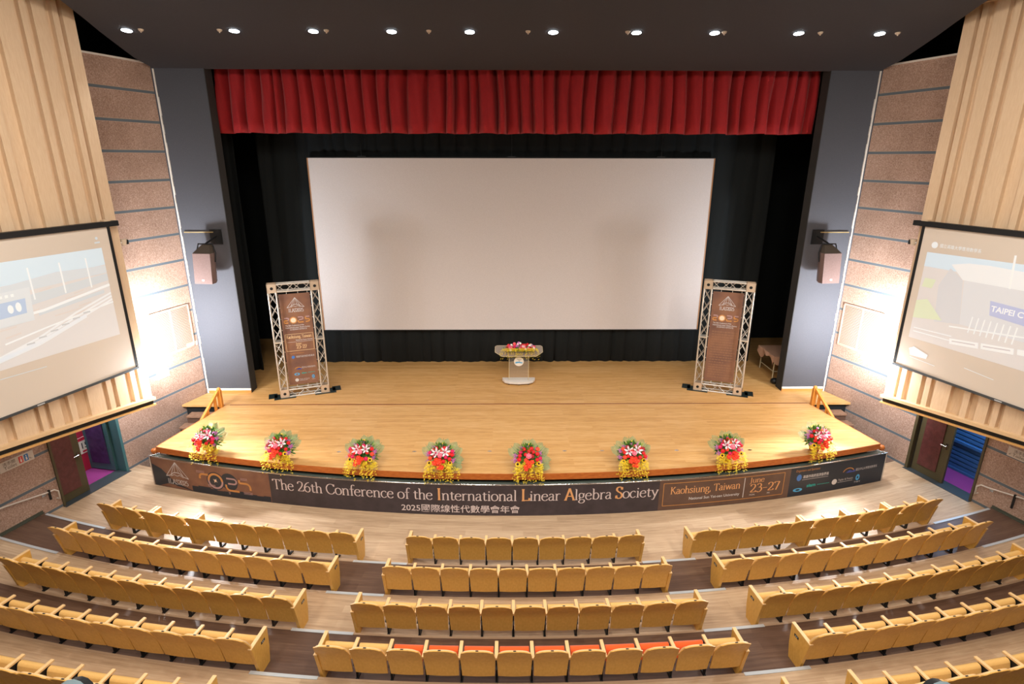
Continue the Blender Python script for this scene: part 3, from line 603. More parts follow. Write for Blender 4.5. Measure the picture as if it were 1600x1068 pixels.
# ------------------------------------------------------------------ side projection screens
def pm(n,c):
    k=hx(c); g=hx('#e0e2e6'); return mat(n,tuple(k[i]*.5+g[i]*.5 for i in range(3))+(1,),.7,emit=.3)
for s,nm in ((-1,'left'),(1,'right')):
    dd=1.33; qa=3.27 if s<0 else 3.13; qb=8.2; org=tuple(WP(s,5.5,dd,3.1))
    t=thing('side_projection_screen',org,'pull-down projection screen showing %s, in front of the %s maple panel'%('a railway and stadium picture' if s<0 else 'a curved-roof exhibition hall picture',nm),'projection screen','side projection screens')
    fn=lambda u,v,h,s=s,dd=dd:WP(s,u,dd+h,v)
    b=MB(); b.wbox(s,qa+.06,qb-.06,dd-.004,dd,3.08,6.3); b.build('screen_cloth',mat('warm screen cloth','#ddd3c8',.7),t,org=org)
    b=MB(); b.wbox(s,qa,qa+.07,dd-.005,dd+.004,3.1,6.3); b.build('black_border',M_blk,t,org=org)
    b=MB(); b.wbox(s,qb-.07,qb,dd-.005,dd+.004,3.1,6.3); b.build('black_border',M_blk,t,org=org)
    b=MB(); b.wbox(s,qa-.2,qb+.2,dd-.1,dd+.04,6.3,6.41); b.build('roller_housing',M_blk,t,org=org)
    b=MB(); b.wbox(s,qa,qb,dd-.02,dd+.02,3.04,3.09); b.build('bottom_bar',mat('slate bar','#4a5157',.4,metal=.4),t,org=org)
    b=MB(); b.wbox(s,5.42,5.56,dd+.02,dd+.025,3.055,3.08); b.build('maker_badge',M_alu,t,org=org)
    b=MB()
    for q in (qa-.05,qb-.1): b.wbox(s,q,q+.14,1.2,dd+.0,6.41,6.44)
    b.build('bracket',M_panel,t,org=org)
    H=.002; 
    def pic(name,c,fs_,h=H):
        b=MB()
        for f_ in fs_: f_(b,h)
        b.build(name,pm('projected '+c,c),t,org=org)
    Q=lambda u0,v0,u1,v1:(lambda b,h:quad(b,fn,u0,v0,u1,v1,h))
    PL=lambda *p:(lambda b,h:poly(b,fn,list(p),h))
    ST=lambda w_,*p:(lambda b,h:stroke(b,fn,list(p),w_,h))
    if s<0:
        pic('picture_ground','#b9b3ae',[Q(3.55,3.95,7.6,5.88)])
        pic('picture_sky','#a9cfe6',[PL((3.55,5.52),(7.6,5.40),(7.6,5.90),(3.55,5.88))],.004)
        pic('picture_hills','#a8b9c4',[PL((3.55,5.35),(7.6,5.22),(7.6,5.42),(5.6,5.45),(4.6,5.55),(3.55,5.5))],.005)
        pic('picture_masts','#dfe9ee',[ST(.03,(x,5.1+.0),(x,5.72)) for x in (3.95,4.5,5.1,5.7)]+[ST(.05,(3.55,5.08),(5.0,4.86),(7.6,4.78))]+[ST(.03,(3.55,4.70),(5.0,4.52),(5.8,4.4))],.006)
        pic('picture_roof','#9fb0ba',[PL((3.55,5.33),(5.3,5.2),(5.3,5.0),(3.55,5.18)),PL((3.7,5.0),(5.1,4.85),(5.1,4.78),(3.7,4.93))],.0055)
        pic('picture_rails','#d7dcde',[ST(.04,(3.56,4.90-i*.07),(4.4,4.66-i*.08),(5.2,4.36-i*.05),(6.2,4.12-i*.02),(7.6,3.99)) for i in range(3)]+[ST(.08,(4.2,4.55),(5.2,4.25),(6.0,4.12))],.007)
        pic('picture_windows','#8b9296',[Q(4.1+i*.24,4.60-i*.065,4.25+i*.24,4.63-i*.065) for i in range(6)],.008)
        pic('picture_hall','#b7c4cc',[PL((5.2,4.72),(5.15,5.36),(7.4,5.30),(7.4,4.7))],.008)
        pic('picture_sign','#4f8fcb',[PL((5.27,5.17),(7.2,5.13),(7.2,4.83),(5.3,4.89))],.009)
        pic('picture_sign_shape','#e6eef2',[lambda b,h:disc(b,fn,5.42,5.03,.05,h,ry=.09),lambda b,h:disc(b,fn,5.56,5.02,.05,h,ry=.08),ST(.03,(5.75,5.0),(6.1,5.0)),lambda b,h:sans(b,'',5.2,5.2,.1,fn)]+[Q(5.45+i*.1,5.24,5.5+i*.1,5.29) for i in range(6)],.010)
        rq=random.Random(2); pic('picture_streaks','#b9a99b',[ST(.02+.02*rq.random(),(u,5.32-.07*k-.04*(u-3.5)),(min(u+rq.uniform(.2,.7),7.5),5.30-.07*k-.04*(u-3.2))) for k in range(11) for u in [3.6+rq.uniform(0,1.2),4.9+rq.uniform(0,1.2)]],.0045)
        pic('picture_caption','#a4bccb',[ST(.012,(5.2,3.76),(7.4,3.84)),lambda b,h:disc(b,fn,3.62,6.09,.03,h),ST(.03,(3.56,6.0),(3.68,6.0))],.004)
    else:
        pic('picture_ground','#b8b0ab',[Q(3.37,3.80,7.5,5.76)])
        pic('picture_sky','#a5cce6',[PL((3.37,5.45),(7.5,5.45),(7.5,5.85),(3.37,5.76))],.004)
        pic('picture_roof','#d4dadd',[PL((3.95,5.58),(4.25,5.30),(7.5,5.34),(7.5,5.60),(5.6,5.66),(4.7,5.68),(4.3,5.66))],.006)
        pic('picture_facade','#a6a9b0',[PL((3.78,5.1),(3.95,5.5),(4.25,5.30),(4.4,4.38),(3.86,4.3))],.005)
        pic('picture_hall','#b3b8bf',[PL((4.28,5.30),(7.5,5.34),(7.5,4.3),(4.4,4.38))],.005)
        pic('picture_lawn','#b3c67c',[PL((3.37,4.67),(3.61,4.75),(4.02,4.36),(3.37,4.27)),PL((3.45,5.2),(3.7,5.2),(3.65,5.0),(3.42,5.0))],.007)
        pic('picture_sign','#5a74c4',[PL((4.87,5.0),(5.47,4.97),(7.2,4.9),(7.2,4.6),(5.52,4.66),(4.92,4.71))],.008)
        pic('picture_sign_lettering','#e2e8f2',[lambda b,h:sans(b,'TAIPEI CYCLE',4.92,4.80,.16,fn,width=.95,h=h,bold=.004)],.010)
        pic('picture_columns','#dbe2e4',[ST(.025,(4.6+i*.12,4.25),(4.62+i*.12,4.6)) for i in range(8)]+[ST(.03,(4.2,4.28),(5.7,4.45))]+[ST(.04,(5.15,5.3),(5.1,5.95))],.007)
        pic('picture_train','#dde2e4',[PL((4.27,4.03),(4.85,4.10),(4.87,3.98),(4.29,3.91)),PL((4.9,4.11),(5.5,4.18),(5.52,4.06),(4.92,3.99)),PL((5.56,4.19),(7,4.3),(7,4.2),(5.58,4.08)),ST(.02,(3.45,4.05),(4.3,4.08)),ST(.02,(3.45,3.97),(4.3,3.98))],.008)
        pic('picture_train_windows','#9a8f90',[ST(.025,(4.33,3.985),(4.8,4.04)),ST(.025,(4.95,4.06),(5.45,4.125))],.009)
        pic('picture_caption','#cfdcE4'.lower(),[lambda b,h:disc(b,fn,3.5,5.93,.07,h),lambda b,h:sans(b,'國立高雄大學應用數學系',3.62,5.90,.09,fn,width=.85,h=h),PL((3.44,3.55),(3.55,3.62),(3.9,3.52),(3.88,3.42),(3.5,3.40)),ST(.012,(3.5,3.36),(4.1,3.33)),ST(.012,(4.7,3.5),(5.3,3.45))],.004)
# ------------------------------------------------------------------ doors, corridors
M_olive=mat('olive door frame','#4f4730',.5); M_pad=mat('padded oxblood leather','#5a2d2b',.5,bump=.8,noise=(9,'#502827','#633333')); M_padp=mat('padded purple leather','#3a2c58',.45,bump=.8,noise=(9,'#322650','#463466'))
M_tealf=mat('teal door frame','#3f6b70',.5)
for s,nm,i in ((-1,'left',1),(1,'right',2)):
    org=tuple(WP(s,3.9,0,0)); t=thing('door_%d'%i,org,'%s side double door with padded oxblood leaves, one leaf open to the corridor'%nm,'door'); t['kind']='structure'
    q0,q1=DQ
    b=MB(); b.wbox(s,q1-.05,q1,-.27,.03,0,DH); b.wbox(s,q0+.07,q1,-.27,.03,DH-.06,DH); b.build('frame',M_olive,t,org=org)
    b=MB(); b.wbox(s,q0,q0+.07,-.27,.03,0,DH); b.build('far_jamb',M_olive if s>0 else M_tealf,t,org=org)
    b=MB(); b.wbox(s,q0,q1,-.3,.1,.0,.012); b.build('threshold',mat('dark grey threshold','#4b5358',.4,metal=.4),t,org=org)
    ca,cb=(4.05,q1-.06) if s<0 else (q0+.10,3.98)
    b=MB(); b.wbox(s,ca,cb,-.14,-.08,.015,DH-.07); b.build('closed_leaf',M_olive,t,org=org)
    st_=.17
    pa,pb=(ca+st_,cb-.02) if s<0 else (ca+.13,cb-.2)
    b=MB(); b.wbox(s,pa,pb,-.09,-.055,.22,DH-.1); o=b.build('leaf_padding',M_pad,t,bevel=.01,org=org)
    hq=ca+.08 if s<0 else cb-.08
    b=MB(); b.wbox(s,hq-.02,hq+.02,-.08,-.05,.92,1.08); b.tube([WP(s,hq,-.04,1.0),WP(s,hq+(.13 if s<0 else -.13),-.03,1.0)],.012,8); b.build('lever_handle',M_chrome,t,org=org)
    # open leaf swung out into the corridor
    if s<0:
        h0=WP(s,q0+.09,-.27,0); dr=(WP(s,q0+.16,-1.1,0)-h0).normalized(); L_=.80
        nrm=Vector((dr.y,-dr.x,0))
        def lf(u,v,h): return h0+dr*u+Vector((0,0,v))+nrm*h
        b=MB(); b.prism([(0,.02),(L_,.02),(L_,DH-.07),(0,DH-.07)],lf,-.03,.03); b.build('open_leaf',M_tealf,t,org=org)
        b=MB(); b.prism([(.13,.2),(L_-.13,.2),(L_-.13,DH-.2),(.13,DH-.2)],lf,-.05,.05); b.build('open_leaf_padding',M_padp,t,bevel=.01,org=org)
    else:
        h0=WP(s,q1-.07,-.27,0); dr=(WP(s,q1+.15,-1.2,0)-h0).normalized(); L_=.8; nrm=Vector((dr.y,-dr.x,0))
        def lf2(u,v,h): return h0+dr*u+Vector((0,0,v))+nrm*h
        b=MB(); b.prism([(0,.02),(L_,.02),(L_,DH-.07),(0,DH-.07)],lf2,-.03,.03); b.build('open_leaf',M_olive,t,org=org)
    # corridor
    b=MB(); b.wbox(s,1.6,7.0,-1.2,-.3,-.3,-.005); cf=b.build('floor',mat('magenta carpet','#8e3076',.95)); struct(cf)
    b=MB(); b.wbox(s,1.6,7.0,-1.3,-1.2,-.3,2.9); b.wbox(s,1.5,1.6,-1.3,-.26,-.3,2.9); b.wbox(s,7,7.1,-1.3,-.26,-.3,2.9); b.wbox(s,1.5,7.1,-1.3,-.26,2.8,2.9)
    struct(b.build('wall_corridor_'+nm,mat('corridor paint','#c8c4c0',.8)))
    if s<0:
        b=MB(); b.wbox(s,1.8,3.9,-1.08,-1.04,.0,2.0); o=b.build('notice_board',mat('crimson board','#b32042',.7),None,org=tuple(WP(s,2.9,-1.06,0)))
        tag(o,'crimson notice board on the corridor wall seen through the left doorway','notice board')
        p=WP(s,3.25,-1.035,.6); t3=thing('notice_poster',p,'white and red poster with the number 15 behind the left doorway','poster')
        fp=lambda u,v,h:WP(-1,3.44-u*.75,-1.03+h,.48+v*.8)
        b=MB(); b.prism([(0,0),(.75,0),(.75,.55),(0,.55)],lambda u,v,h:fp(u,v,h),-.01,0); b.build('sheet',M_white,t3,org=p)
        b=MB(); sans(b,'15',.05,.17,.28,fp,h=.004,bold=.004); b.build('number_lettering',M_dk,t3,org=p)
        b=MB(); quad(b,fp,0,.44,.75,.55,.003); quad(b,fp,.1,.04,.66,.1,.003); b.build('red_heading',mat('red print','#c02040',.6),t3,org=p)
        light('corridor_lamp','POINT',WP(s,3.6,-.7,2.5),70,(.75,.9,1),.2)
    else:
        b=MB()
        for k in range(14): b.wbox(s,3.0,6.4,-1.15,-1.1,.07+k*.115,.15+k*.115)
        b.wbox(s,2.9,3.0,-1.15,-1.04,0,2.3); b.wbox(s,2.9,6.5,-1.15,-1.06,0,.06); b.wbox(s,2.9,6.5,-1.15,-1.05,.75,.82); b.wbox(s,2.9,6.5,-1.16,-1.14,0,2.0); o=b.build('louvred_panel',mat('blue slats','#3c6596',.5),None,org=tuple(WP(s,4.6,-1.1,0)))
        tag(o,'blue horizontally slatted panel in the corridor behind the right doorway','louvred panel')
        light('corridor_lamp','POINT',WP(s,4.2,-.6,2.3),100,(.38,.66,1),.2)
# ------------------------------------------------------------------ wall fittings
M_grille=mat('beige grille','#c2a391',.6)
for s,nm in ((-1,'left'),(1,'right')):
    p=WP(s,1.0,.0,3.2); t=thing('vent_grille',p,'large beige ventilation grille on the %s brown wall near the stage'%nm,'vent','wall ventilation grilles')
    q0,q1,z0,z1=.36,1.64,2.56,3.80
    b=MB(); b.wbox(s,q0,q1,0,.03,z0,z0+.04); b.wbox(s,q0,q1,0,.03,z1-.04,z1); b.wbox(s,q0,q0+.04,0,.03,z0,z1); b.wbox(s,q1-.04,q1,0,.03,z0,z1); b.wbox(s,.98,1.02,0,.03,z0,z1); b.build('frame',M_grille,t,org=p)
    b=MB()
    for k in range(26): b.wbox(s,q0+.04,q1-.04,.004,.02,z0+.05+k*.0445,z0+.07+k*.0445)
    b.build('slats',M_grille,t,org=p); b=MB(); b.wbox(s,q0+.03,q1-.03,-.0,.004,z0+.03,z1-.03); b.build('backing',mat('brown backing','#7c6055',.8),t,org=p)
p=WP(-1,1.53,0,2.13); t=thing('wall_socket_plate',p,'white rectangular socket plate on the left wall below the vent','socket plate')
b=MB(); b.wbox(-1,1.36,1.74,0,.02,2.0,2.24); b.build('plate',M_white,t,bevel=.006,org=p)
b=MB(); b.wbox(-1,1.44,1.52,.02,.026,2.06,2.16); b.wbox(-1,1.58,1.66,.02,.026,2.06,2.16); b.build('sockets',mat('pale grey plastic','#c4bdb5',.5),t,org=p)
p=WP(-1,.45,0,2.6); b=MB(); b.wbox(-1,.26,.64,0,.012,2.56,2.68); tag(b.build('name_plate',M_white,None,org=p),'thin white plate on the left wall beneath the vent corner','sign')
for s,nm in ((-1,'left'),(1,'right')):
    qa,qb,z0,z1=(5.07,5.75,1.42,1.64) if s<0 else (5.18,5.86,1.46,1.68)
    p=WP(s,qa,0,1.5); t=thing('toilet_sign',p,'pale toilet direction sign on the %s wall beside the door'%nm,'sign','toilet signs')
    b=MB(); b.wbox(s,qa,qb,0,.015,z0,z1); b.build('plate',mat('pale sign plate','#cfc6bb',.5),t,org=p)
    if s<0:
        ff=lambda u,v,h:WP(-1,qb-u,.016+h,z0+v)
        b=MB(); sans(b,'洗手間',.07,.125,.085,ff,width=.24,h=.002); sans(b,'Toilet',.08,.035,.1,ff,width=.25,h=.002); stroke(b,ff,[(.58,.08),(.61,.05),(.64,.05)],.008,.002); stroke(b,ff,[(.60,.09),(.60,.06)],.008,.002)
        b.build('lettering',mat('brown lettering','#5c4c40',.6),t,org=p)
        b=MB(); quad(b,ff,.38,.04,.46,.19,.002); b.build('red_icon',mat('red icon','#d23a2e',.5),t,org=p)
        b=MB(); quad(b,ff,.49,.04,.57,.19,.002); b.build('blue_icon',mat('blue icon','#1f6fb0',.5),t,org=p)
        b=MB()
        for u in (.42,.53): disc(b,ff,u,.155,.014,.003,n=10); poly(b,ff,[(u-.018,.06),(u+.018,.06),(u+.014,.13),(u-.014,.13)],.003)
        b.build('icon_figures',M_white,t,org=p)
    else:
        ff=lambda u,v,h:WP(1,qa+u,.016+h,z0+v)
        b=MB(); sans(b,'洗手間',.12,.125,.085,ff,width=.24,h=.002); sans(b,'Toilet',.11,.035,.1,ff,width=.25,h=.002); stroke(b,ff,[(.08,.09),(.04,.05),(.07,.05)],.008,.002); b.build('lettering',mat('brown lettering','#5c4c40',.6),t,org=p)
        b=MB(); quad(b,ff,.42,.04,.5,.19,.002); b.build('red_icon',mat('red icon','#d23a2e',.5),t,org=p); b=MB(); quad(b,ff,.53,.04,.61,.19,.002); b.build('blue_icon',mat('blue icon','#1f6fb0',.5),t,org=p)
    p=WP(s,5.3,.1,.6); t=thing('wall_handrail',p,'pale tubular handrail rising along the %s wall from the door'%nm,'handrail','wall handrails')
    b=MB(); b.tube([WP(s,4.84,.0,.28),WP(s,4.84,.09,.28),WP(s,4.84,.1,.48),WP(s,4.92,.1,.56),WP(s,5.05,.1,.57),WP(s,5.9,.1,.74),WP(s,9.0,.1,1.14)],.018,10); b.build('rail',mat('cream rail','#d8cfc4',.35),t,org=p)
    b=MB(); 
    for q,z in ((5.1,.58),(6.0,.75),(7.2,.9),(8.4,1.06)): b.tube([WP(s,q,0,z-.07),WP(s,q,.06,z-.07),WP(s,q,.1,z-.01)],.01,6); b.wbox(s,q-.03,q+.03,0,.01,z-.11,z-.03)
    b.build('rail_bracket',M_alu,t,org=p)
    q=5.03 if s<0 else 5.6; b=MB(); b.wbox(s,q-.015,q+.02,.085,.125,.38,.62 if s<0 else .72)
    b.build('cable_loop',M_blk,t,org=p) if s>0 else b.build('strap',M_blk,t,org=p)
# ------------------------------------------------------------------ stairs and stair rails
M_step=mat('worn brown tread','#8d6f5c',.5,noise=(12,'#80634f','#9a7c68')); M_rail=mat('honey handrail wood','#d18b3a',.4)
for s,nm in ((-1,'left'),(1,'right')):
    org=(s*8.9,14.2,0); t=thing('stage_stairs',org,'wooden steps leading down from the stage beside the %s wall'%nm,'stairs','stage side stairs')
    for k in range(4):
        z=SZ-.206*(k+1); y1=15.07-k*.28; y0=y1-.32
        xa=8.42+(15.07-y0)*.2; xb=9.22+(15.07-y0)*.28
        b=MB(); b.box(*sorted((s*xa,s*xb)),y0,y1,z-.045,z); b.build('tread',M_step,t,org=org)
        b=MB(); b.box(*sorted((s*(xa+.01),s*(xb-.01))),y0+.03,y1,0,z-.045); b.build('riser',mat('brown riser','#5f483c',.6),t,org=org)
    org=(s*8.4,14.8,SZ); t=thing('stair_rail',org,'honey coloured wooden stair rail at the %s corner of the stage'%nm,'handrail','stage stair rails')
    xs=lambda y:8.36+(15.06-y)*.215
    A=Vector((s*xs(14.95),14.95,0)); top=1.52
    b=MB(); p=A; b.box(*sorted((s*(xs(14.95)-.05),s*(xs(14.95)+.05))),14.9,15.0,SZ,SZ+.5)
    b.tube([p+Vector((0,0,SZ+.5)),p+Vector((0,0,SZ+.53)),p+Vector((0,0,SZ+.57)),p+Vector((0,0,SZ+.59))],[.055,.06,.045,.01],10); b.build('newel_post',M_rail,t,bevel=0,org=org)
    b=MB(); e=Vector((s*xs(13.3),13.3,.36+.0)); a_=Vector((s*xs(14.9),14.9,SZ+.5)); b.bar(a_,e,.07,.06); b.build('rail',M_rail,t,org=org)
    for f_ in (.1,.3,.52,.75):
        q=a_.lerp(e,f_); y=q.y; b=MB(); zl=max(0,SZ-.206*(int((15.07-y)/.28)+1)); b.box(q.x-.03,q.x+.03,y-.03,y+.03,zl,q.z-.02); b.build('baluster',M_rail,t,org=org)
# ------------------------------------------------------------------ wall speakers
M_spk=mat('dusty mauve cabinet','#75605c',.6,noise=(50,'#6d5955','#7d6864')); M_spt=mat('brown cabinet top','#4f463c',.7)
for s,nm in ((-1,'left'),(1,'right')):
    c=Vector((s*8.40,15.45,0)); org=(c.x,c.y,4.6); t=thing('wall_speaker',org,'mauve grey loudspeaker hung from a bracket on the %s slate pillar'%nm,'speaker','pillar loudspeakers')
    a=s*.12; ca_,sa_=math.cos(a),math.sin(a)
    def sp(u,v,z,c=c,ca_=ca_,sa_=sa_): # u right, v back
        zz=z-5.0; v2=v+.22*zz*.5
        return Vector((c.x+u*ca_-v2*sa_,c.y+u*sa_+v2*ca_,z))
    P=[(-.25,-.22),(.25,-.22),(.25,-.05),(.13,.2),(-.13,.2),(-.25,-.05)]
    b=MB(); vs=[sp(u,v,4.5) for u,v in P]+[sp(u,v,5.3) for u,v in P]; n=6
    b.add(vs,[tuple(range(n))[::-1],tuple(range(n,2*n))]+[(i,(i+1)%n,n+(i+1)%n,n+i) for i in range(n)]); b.build('cabinet',M_spk,t,bevel=.012,org=org)
    b=MB(); vs=[sp(u*.98,v*.98,5.301) for u,v in P]+[sp(u*.45,v*.4+.1,5.5) for u,v in P]; b.add(vs,[tuple(range(n))[::-1],tuple(range(n,2*n))]+[(i,(i+1)%n,n+(i+1)%n,n+i) for i in range(n)]); b.build('tapered_top',M_spt,t,org=org)
    b=MB(); b.tube([sp(-.25,0,5.05),sp(-.27,0,5.3),sp(-.2,0,5.52),sp(.2,0,5.52),sp(.27,0,5.3),sp(.25,0,5.05)],.018,8); b.build('yoke',M_blk,t,org=org)
    b=MB(); b.tube([sp(0,0,5.52),(s*8.3,15.75,5.62),(s*8.3,15.975,5.66)],.025,8); b.box(s*8.3-.16,s*8.3+.16,15.955,15.98,5.45,5.85); b.build('wall_arm',M_blk,t,org=org)
    b=MB(); b.tube([(s*8.35,15.94,5.78),(s*9.14,15.94,5.78)],.014,8); b.build('cable_pipe',mat('brass pipe','#d9c48a',.3,metal=.6),t,org=org)
    b=MB(); quad(b,lambda u,v,h:sp(u,-.223-h,v),-.03,4.58,.03,4.62,.002); b.build('badge',M_white,t,org=org)
# ------------------------------------------------------------------ truss towers with hanging banners
def truss_member(b,a,e,sw,nd,up_=(0,1,0)):
    a=Vector(a);e=Vector(e); t=(e-a).normalized(); u=Vector(up_); v=t.cross(u); h=sw/2-.022
    cs=[u*i*h+v*j*h for i,j in ((1,1),(1,-1),(-1,-1),(-1,1))]
    for c_ in cs: b.tube([a+c_,e+c_],.022,8)
    for f_ in range(4):
        c0,c1=cs[f_],cs[(f_+1)%4]
        for i in range(nd):
            p=a.lerp(e,i/nd); q=a.lerp(e,(i+1)/nd)
            b.tube([p+(c0 if i%2 else c1),q+(c1 if i%2 else c0)],.010,5,cap=False)
            if f_==0: b.tube([q+(c0 if i%2 else c1),p+(c1 if i%2 else c0)],.007,5,cap=False)
HT=3.38; HW=.69; SW=.25
proto={}
for s,nm in ((-1,'left'),(1,'right')):
    cx_,cy_=(-6.32,15.87) if s<0 else (6.0,15.95); rz=s*-.355
    org=(cx_,cy_,SZ); t=thing('truss_tower',org,'upright aluminium box truss frame standing on the %s side of the stage'%nm,'truss frame','aluminium truss towers',rz)
    for x in (-1,1):
        b=MB(); truss_member(b,(x*(HW-SW/2),0,SW),(x*(HW-SW/2),0,HT/2-.02),SW,4); truss_member(b,(x*(HW-SW/2),0,HT/2+.02),(x*(HW-SW/2),0,HT-SW),SW,4); b.box(x*(HW-SW/2)-SW/2,x*(HW-SW/2)+SW/2,-SW/2,SW/2,HT/2-.02,HT/2+.02); b.build('upright',M_truss,t)
        b=MB(); b.box(x*(HW-SW/2)-.3 ,x*(HW-SW/2)+.3,-.2,.2,.0,.012); b.box(x*.9-.12,x*.9+.12,-.05,.3,0,.012); b.build('base_plate',mat('dark green steel','#2f3c3c',.4,metal=.5),t)
        for z in (0,HT-SW):
            b=MB(); cxx=x*(HW-SW/2); z0=max(z,.012); k=SW/2
            b.box(cxx-k,cxx+k,-k,-k+.02,z0,z+SW); b.box(cxx-k,cxx+k,k-.02,k,z0,z+SW); b.box(cxx-k,cxx-k+.02,-k,k,z0,z+SW); b.box(cxx+k-.02,cxx+k,-k,k,z0,z+SW)
            b.build('corner_block',mat('sand aluminium block','#d0bba4',.35,metal=.3),t)
            b=MB(); n=14; b.add([(cxx+.042*math.cos(2*PI*i/n),-k-.002,z+SW/2+.042*math.sin(2*PI*i/n)) for i in range(n)],[tuple(range(n))]); b.build('corner_hole',M_blk,t)
    for z in (SW/2,HT-SW/2):
        b=MB(); truss_member(b,(-(HW-SW),0,z),(HW-SW,0,z),SW,4,(0,0,1)); b.build('crossbar',M_truss,t)
    # hanging banner
    t=thing('hanging_banner',org,('brown conference banner with venue, dates and sponsor logos' if s<0 else 'brown conference banner filled with rows of small text')+' laced inside the %s truss'%nm,'banner','banners inside the truss towers',rz)
    bw=.415; z0,z1=.34,3.06; ff=lambda u,v,h:Vector((u,-.03-h,v))
    b=MB(); b.box(-bw,bw,-.03,-.022,z0,z1); b.build('cloth',mat('brown banner cloth','#78564c',.5,noise=(1.4,'#644843','#94694f')),t)
    b=MB()
    for x in (-1,1):
        for k in range(9): b.tube([(x*bw,-.026,z0+.05+k*.325),(x*(HW-SW+.01),-.026,z0+.05+k*.325+.01)],.007,5)
    for x in (-.2,.1,.35):
        for zz,d_ in ((z1,.09),(z0,-.09)): b.tube([(x,-.026,zz),(x,-.026,zz+d_)],.007,5)
    b.build('lacing',M_white,t)
    b=MB(); mountain(b,ff,0,2.66,.46,.003); serif(b,'ILAS2025',-.2,2.53,.15,ff,1.5,width=.4,h=.003); b.build('emblem',M_dimw,t)
    b1,b2,b3,b4=MB(),MB(),MB(),MB()
    def S2(b,pts,w_=.035): stroke(b,ff,pts,w_,.004)
    S2(b2,[(-.34,2.36),(-.25,2.36)]); S2(b2,arcpts(-.25,2.33,.03,PI/2,-PI/2,6)); S2(b1,[(-.25,2.29),(-.34,2.29),(-.345,2.22),(-.24,2.22)])
    disc(b1,ff,-.1,2.29,.1,.004,.07); disc(b4,ff,-.1,2.29,.07,.005)
    S2(b2,[(.03,2.37),(.13,2.37)]); S2(b2,arcpts(.13,2.335,.035,PI/2,-PI/2,6)+[(.05,2.29)]); S2(b1,[(.03,2.28),(.03,2.22),(.17,2.22)])
    S2(b2,[(.34,2.37),(.23,2.37)]); S2(b1,[(.23,2.37),(.23,2.30),(.3,2.30)]+arcpts(.3,2.265,.035,PI/2,-PI/2,6)+[(.23,2.22)])
    b1.build('tan_numerals',M_tan,t); b2.build('rose_numerals',M_rose,t); b4.build('round_picture',mat('pale spark','#f0d6bd',.6),t)
    b=MB(); sans(b,'The 26th Conference of the',-.33,2.12,.055,ff,width=.5,h=.003,bold=.001); sans(b,'International Linear Algebra Society',-.33,2.06,.055,ff,width=.66,h=.003,bold=.001); sans(b,'2025國際線性代數學會年會',-.22,2.0,.05,ff,width=.46,h=.003)
    if s<0:
        sans(b,'National Sun Yat-sen University',-.1,1.68,.05,ff,width=.46,h=.003,bold=.001); stroke(b,ff,[(-.33,1.645),(.36,1.645)],.008,.003)
        sans(b,'高雄市政府經濟發展局',-.14,1.17,.065,ff,width=.5,h=.003); sans(b,'國立中山大學應用數學系',-.02,.83,.06,ff,width=.38,h=.003)
        disc(b,ff,-.19,.48,.05,.003); sans(b,'Taylor & Francis',-.12,.48,.05,ff,width=.28,h=.003); stroke(b,ff,[(-.12,.455),(.1,.455)],.008,.003); sans(b,'TWY',.22,.44,.045,ff,width=.1,h=.003)
    b.build('small_lettering',M_dimw,t)
    if s<0:
        b=MB(); serif(b,'Kaohsiung, Taiwan',-.34,1.76,.13,ff,1.4,width=.68,h=.003); serif(b,'June',-.11,1.56,.09,ff,1.3,width=.16,h=.003); serif(b,'23-27',-.1,1.44,.15,ff,1.4,width=.28,h=.003)
        fr=[(-.37,1.38),(-.37,1.88),(.38,1.88),(.38,1.38),(-.37,1.38)]; stroke(b,ff,fr,.01,.003); b.build('venue_lettering',mat('pale gold lettering','#e6c79a',.6),t)
        b=MB(); sans(b,'Organizers and Sponsors',-.31,1.29,.045,ff,width=.4,h=.003); stroke(b,ff,arcpts(-.12,.8,.1,PI*.9,PI*.1,8,.07),.015,.003); b.build('heading_lettering',M_tan,t)
        b=MB(); disc(b,ff,-.22,1.19,.045,.003); b.build('round_logo',M_blue,t)
        b=MB(); disc(b,ff,-.17,.66,.075,.003,ri=.04,ry=.04); disc(b,ff,.27,.54,.04,.003,ri=.015,ry=.055); b.build('wave_logo',M_sky,t)
        b=MB(); sans(b,'siam',-.04,.66,.06,ff,width=.14,h=.003,bold=.002); stroke(b,ff,[(.13,.68),(.33,.68)],.012,.003); b.build('teal_lettering',M_teal,t)
        b=MB(); poly(b,ff,[(-.18,.8),(-.1,.85),(-.02,.82),(-.02,.8)],.003); b.build('hill_logo',mat('indigo print','#35489a',.5),t)
    else:
        b=MB(); rr=random.Random(9)
        for k in range(19):
            z=1.86-k*.078; x=-.33
            while x<.34:
                w_=rr.uniform(.03,.09); quad(b,ff,x,z,min(x+w_,.36),z+.028,.003); x+=w_+.018
                if x>.1 and rr.random()<.08: break
        b.build('text_lines',mat('faded print','#8f6a52',.6),t)
# ------------------------------------------------------------------ lectern
M_acr=mat('clear acrylic','#e6e2da',.08,alpha=.08,spec=.6); M_acr2=mat('milky acrylic','#b5a698',.15,alpha=.62,spec=.6); M_acre=mat('acrylic edge','#e5d3a8',.3,alpha=.75)
lo=(.04,16.75,SZ); lt=thing('lectern',lo,'clear acrylic lectern with a wide angled top and white base at centre stage','lectern')
b=MB(); P=[(-.51,.16)]+[(-.51+.0,.05),(-.44,-.12),(-.3,-.22),(0,-.26),(.3,-.22),(.44,-.12),(.51,.05)]+[(.51,.16)]
b.prism(P,lambda u,v,h:Vector((u,v-.05,h)),.05,.12); b.build('base',mat('white base','#ddd8d2',.4),lt,bevel=.008)
b=MB()
for x,y in ((-.38,.05),(.38,.05),(0,-.25),(-.3,-.2),(.3,-.2)): b.ball((x,y,.025),.026)
b.build('castors',M_blk,lt)
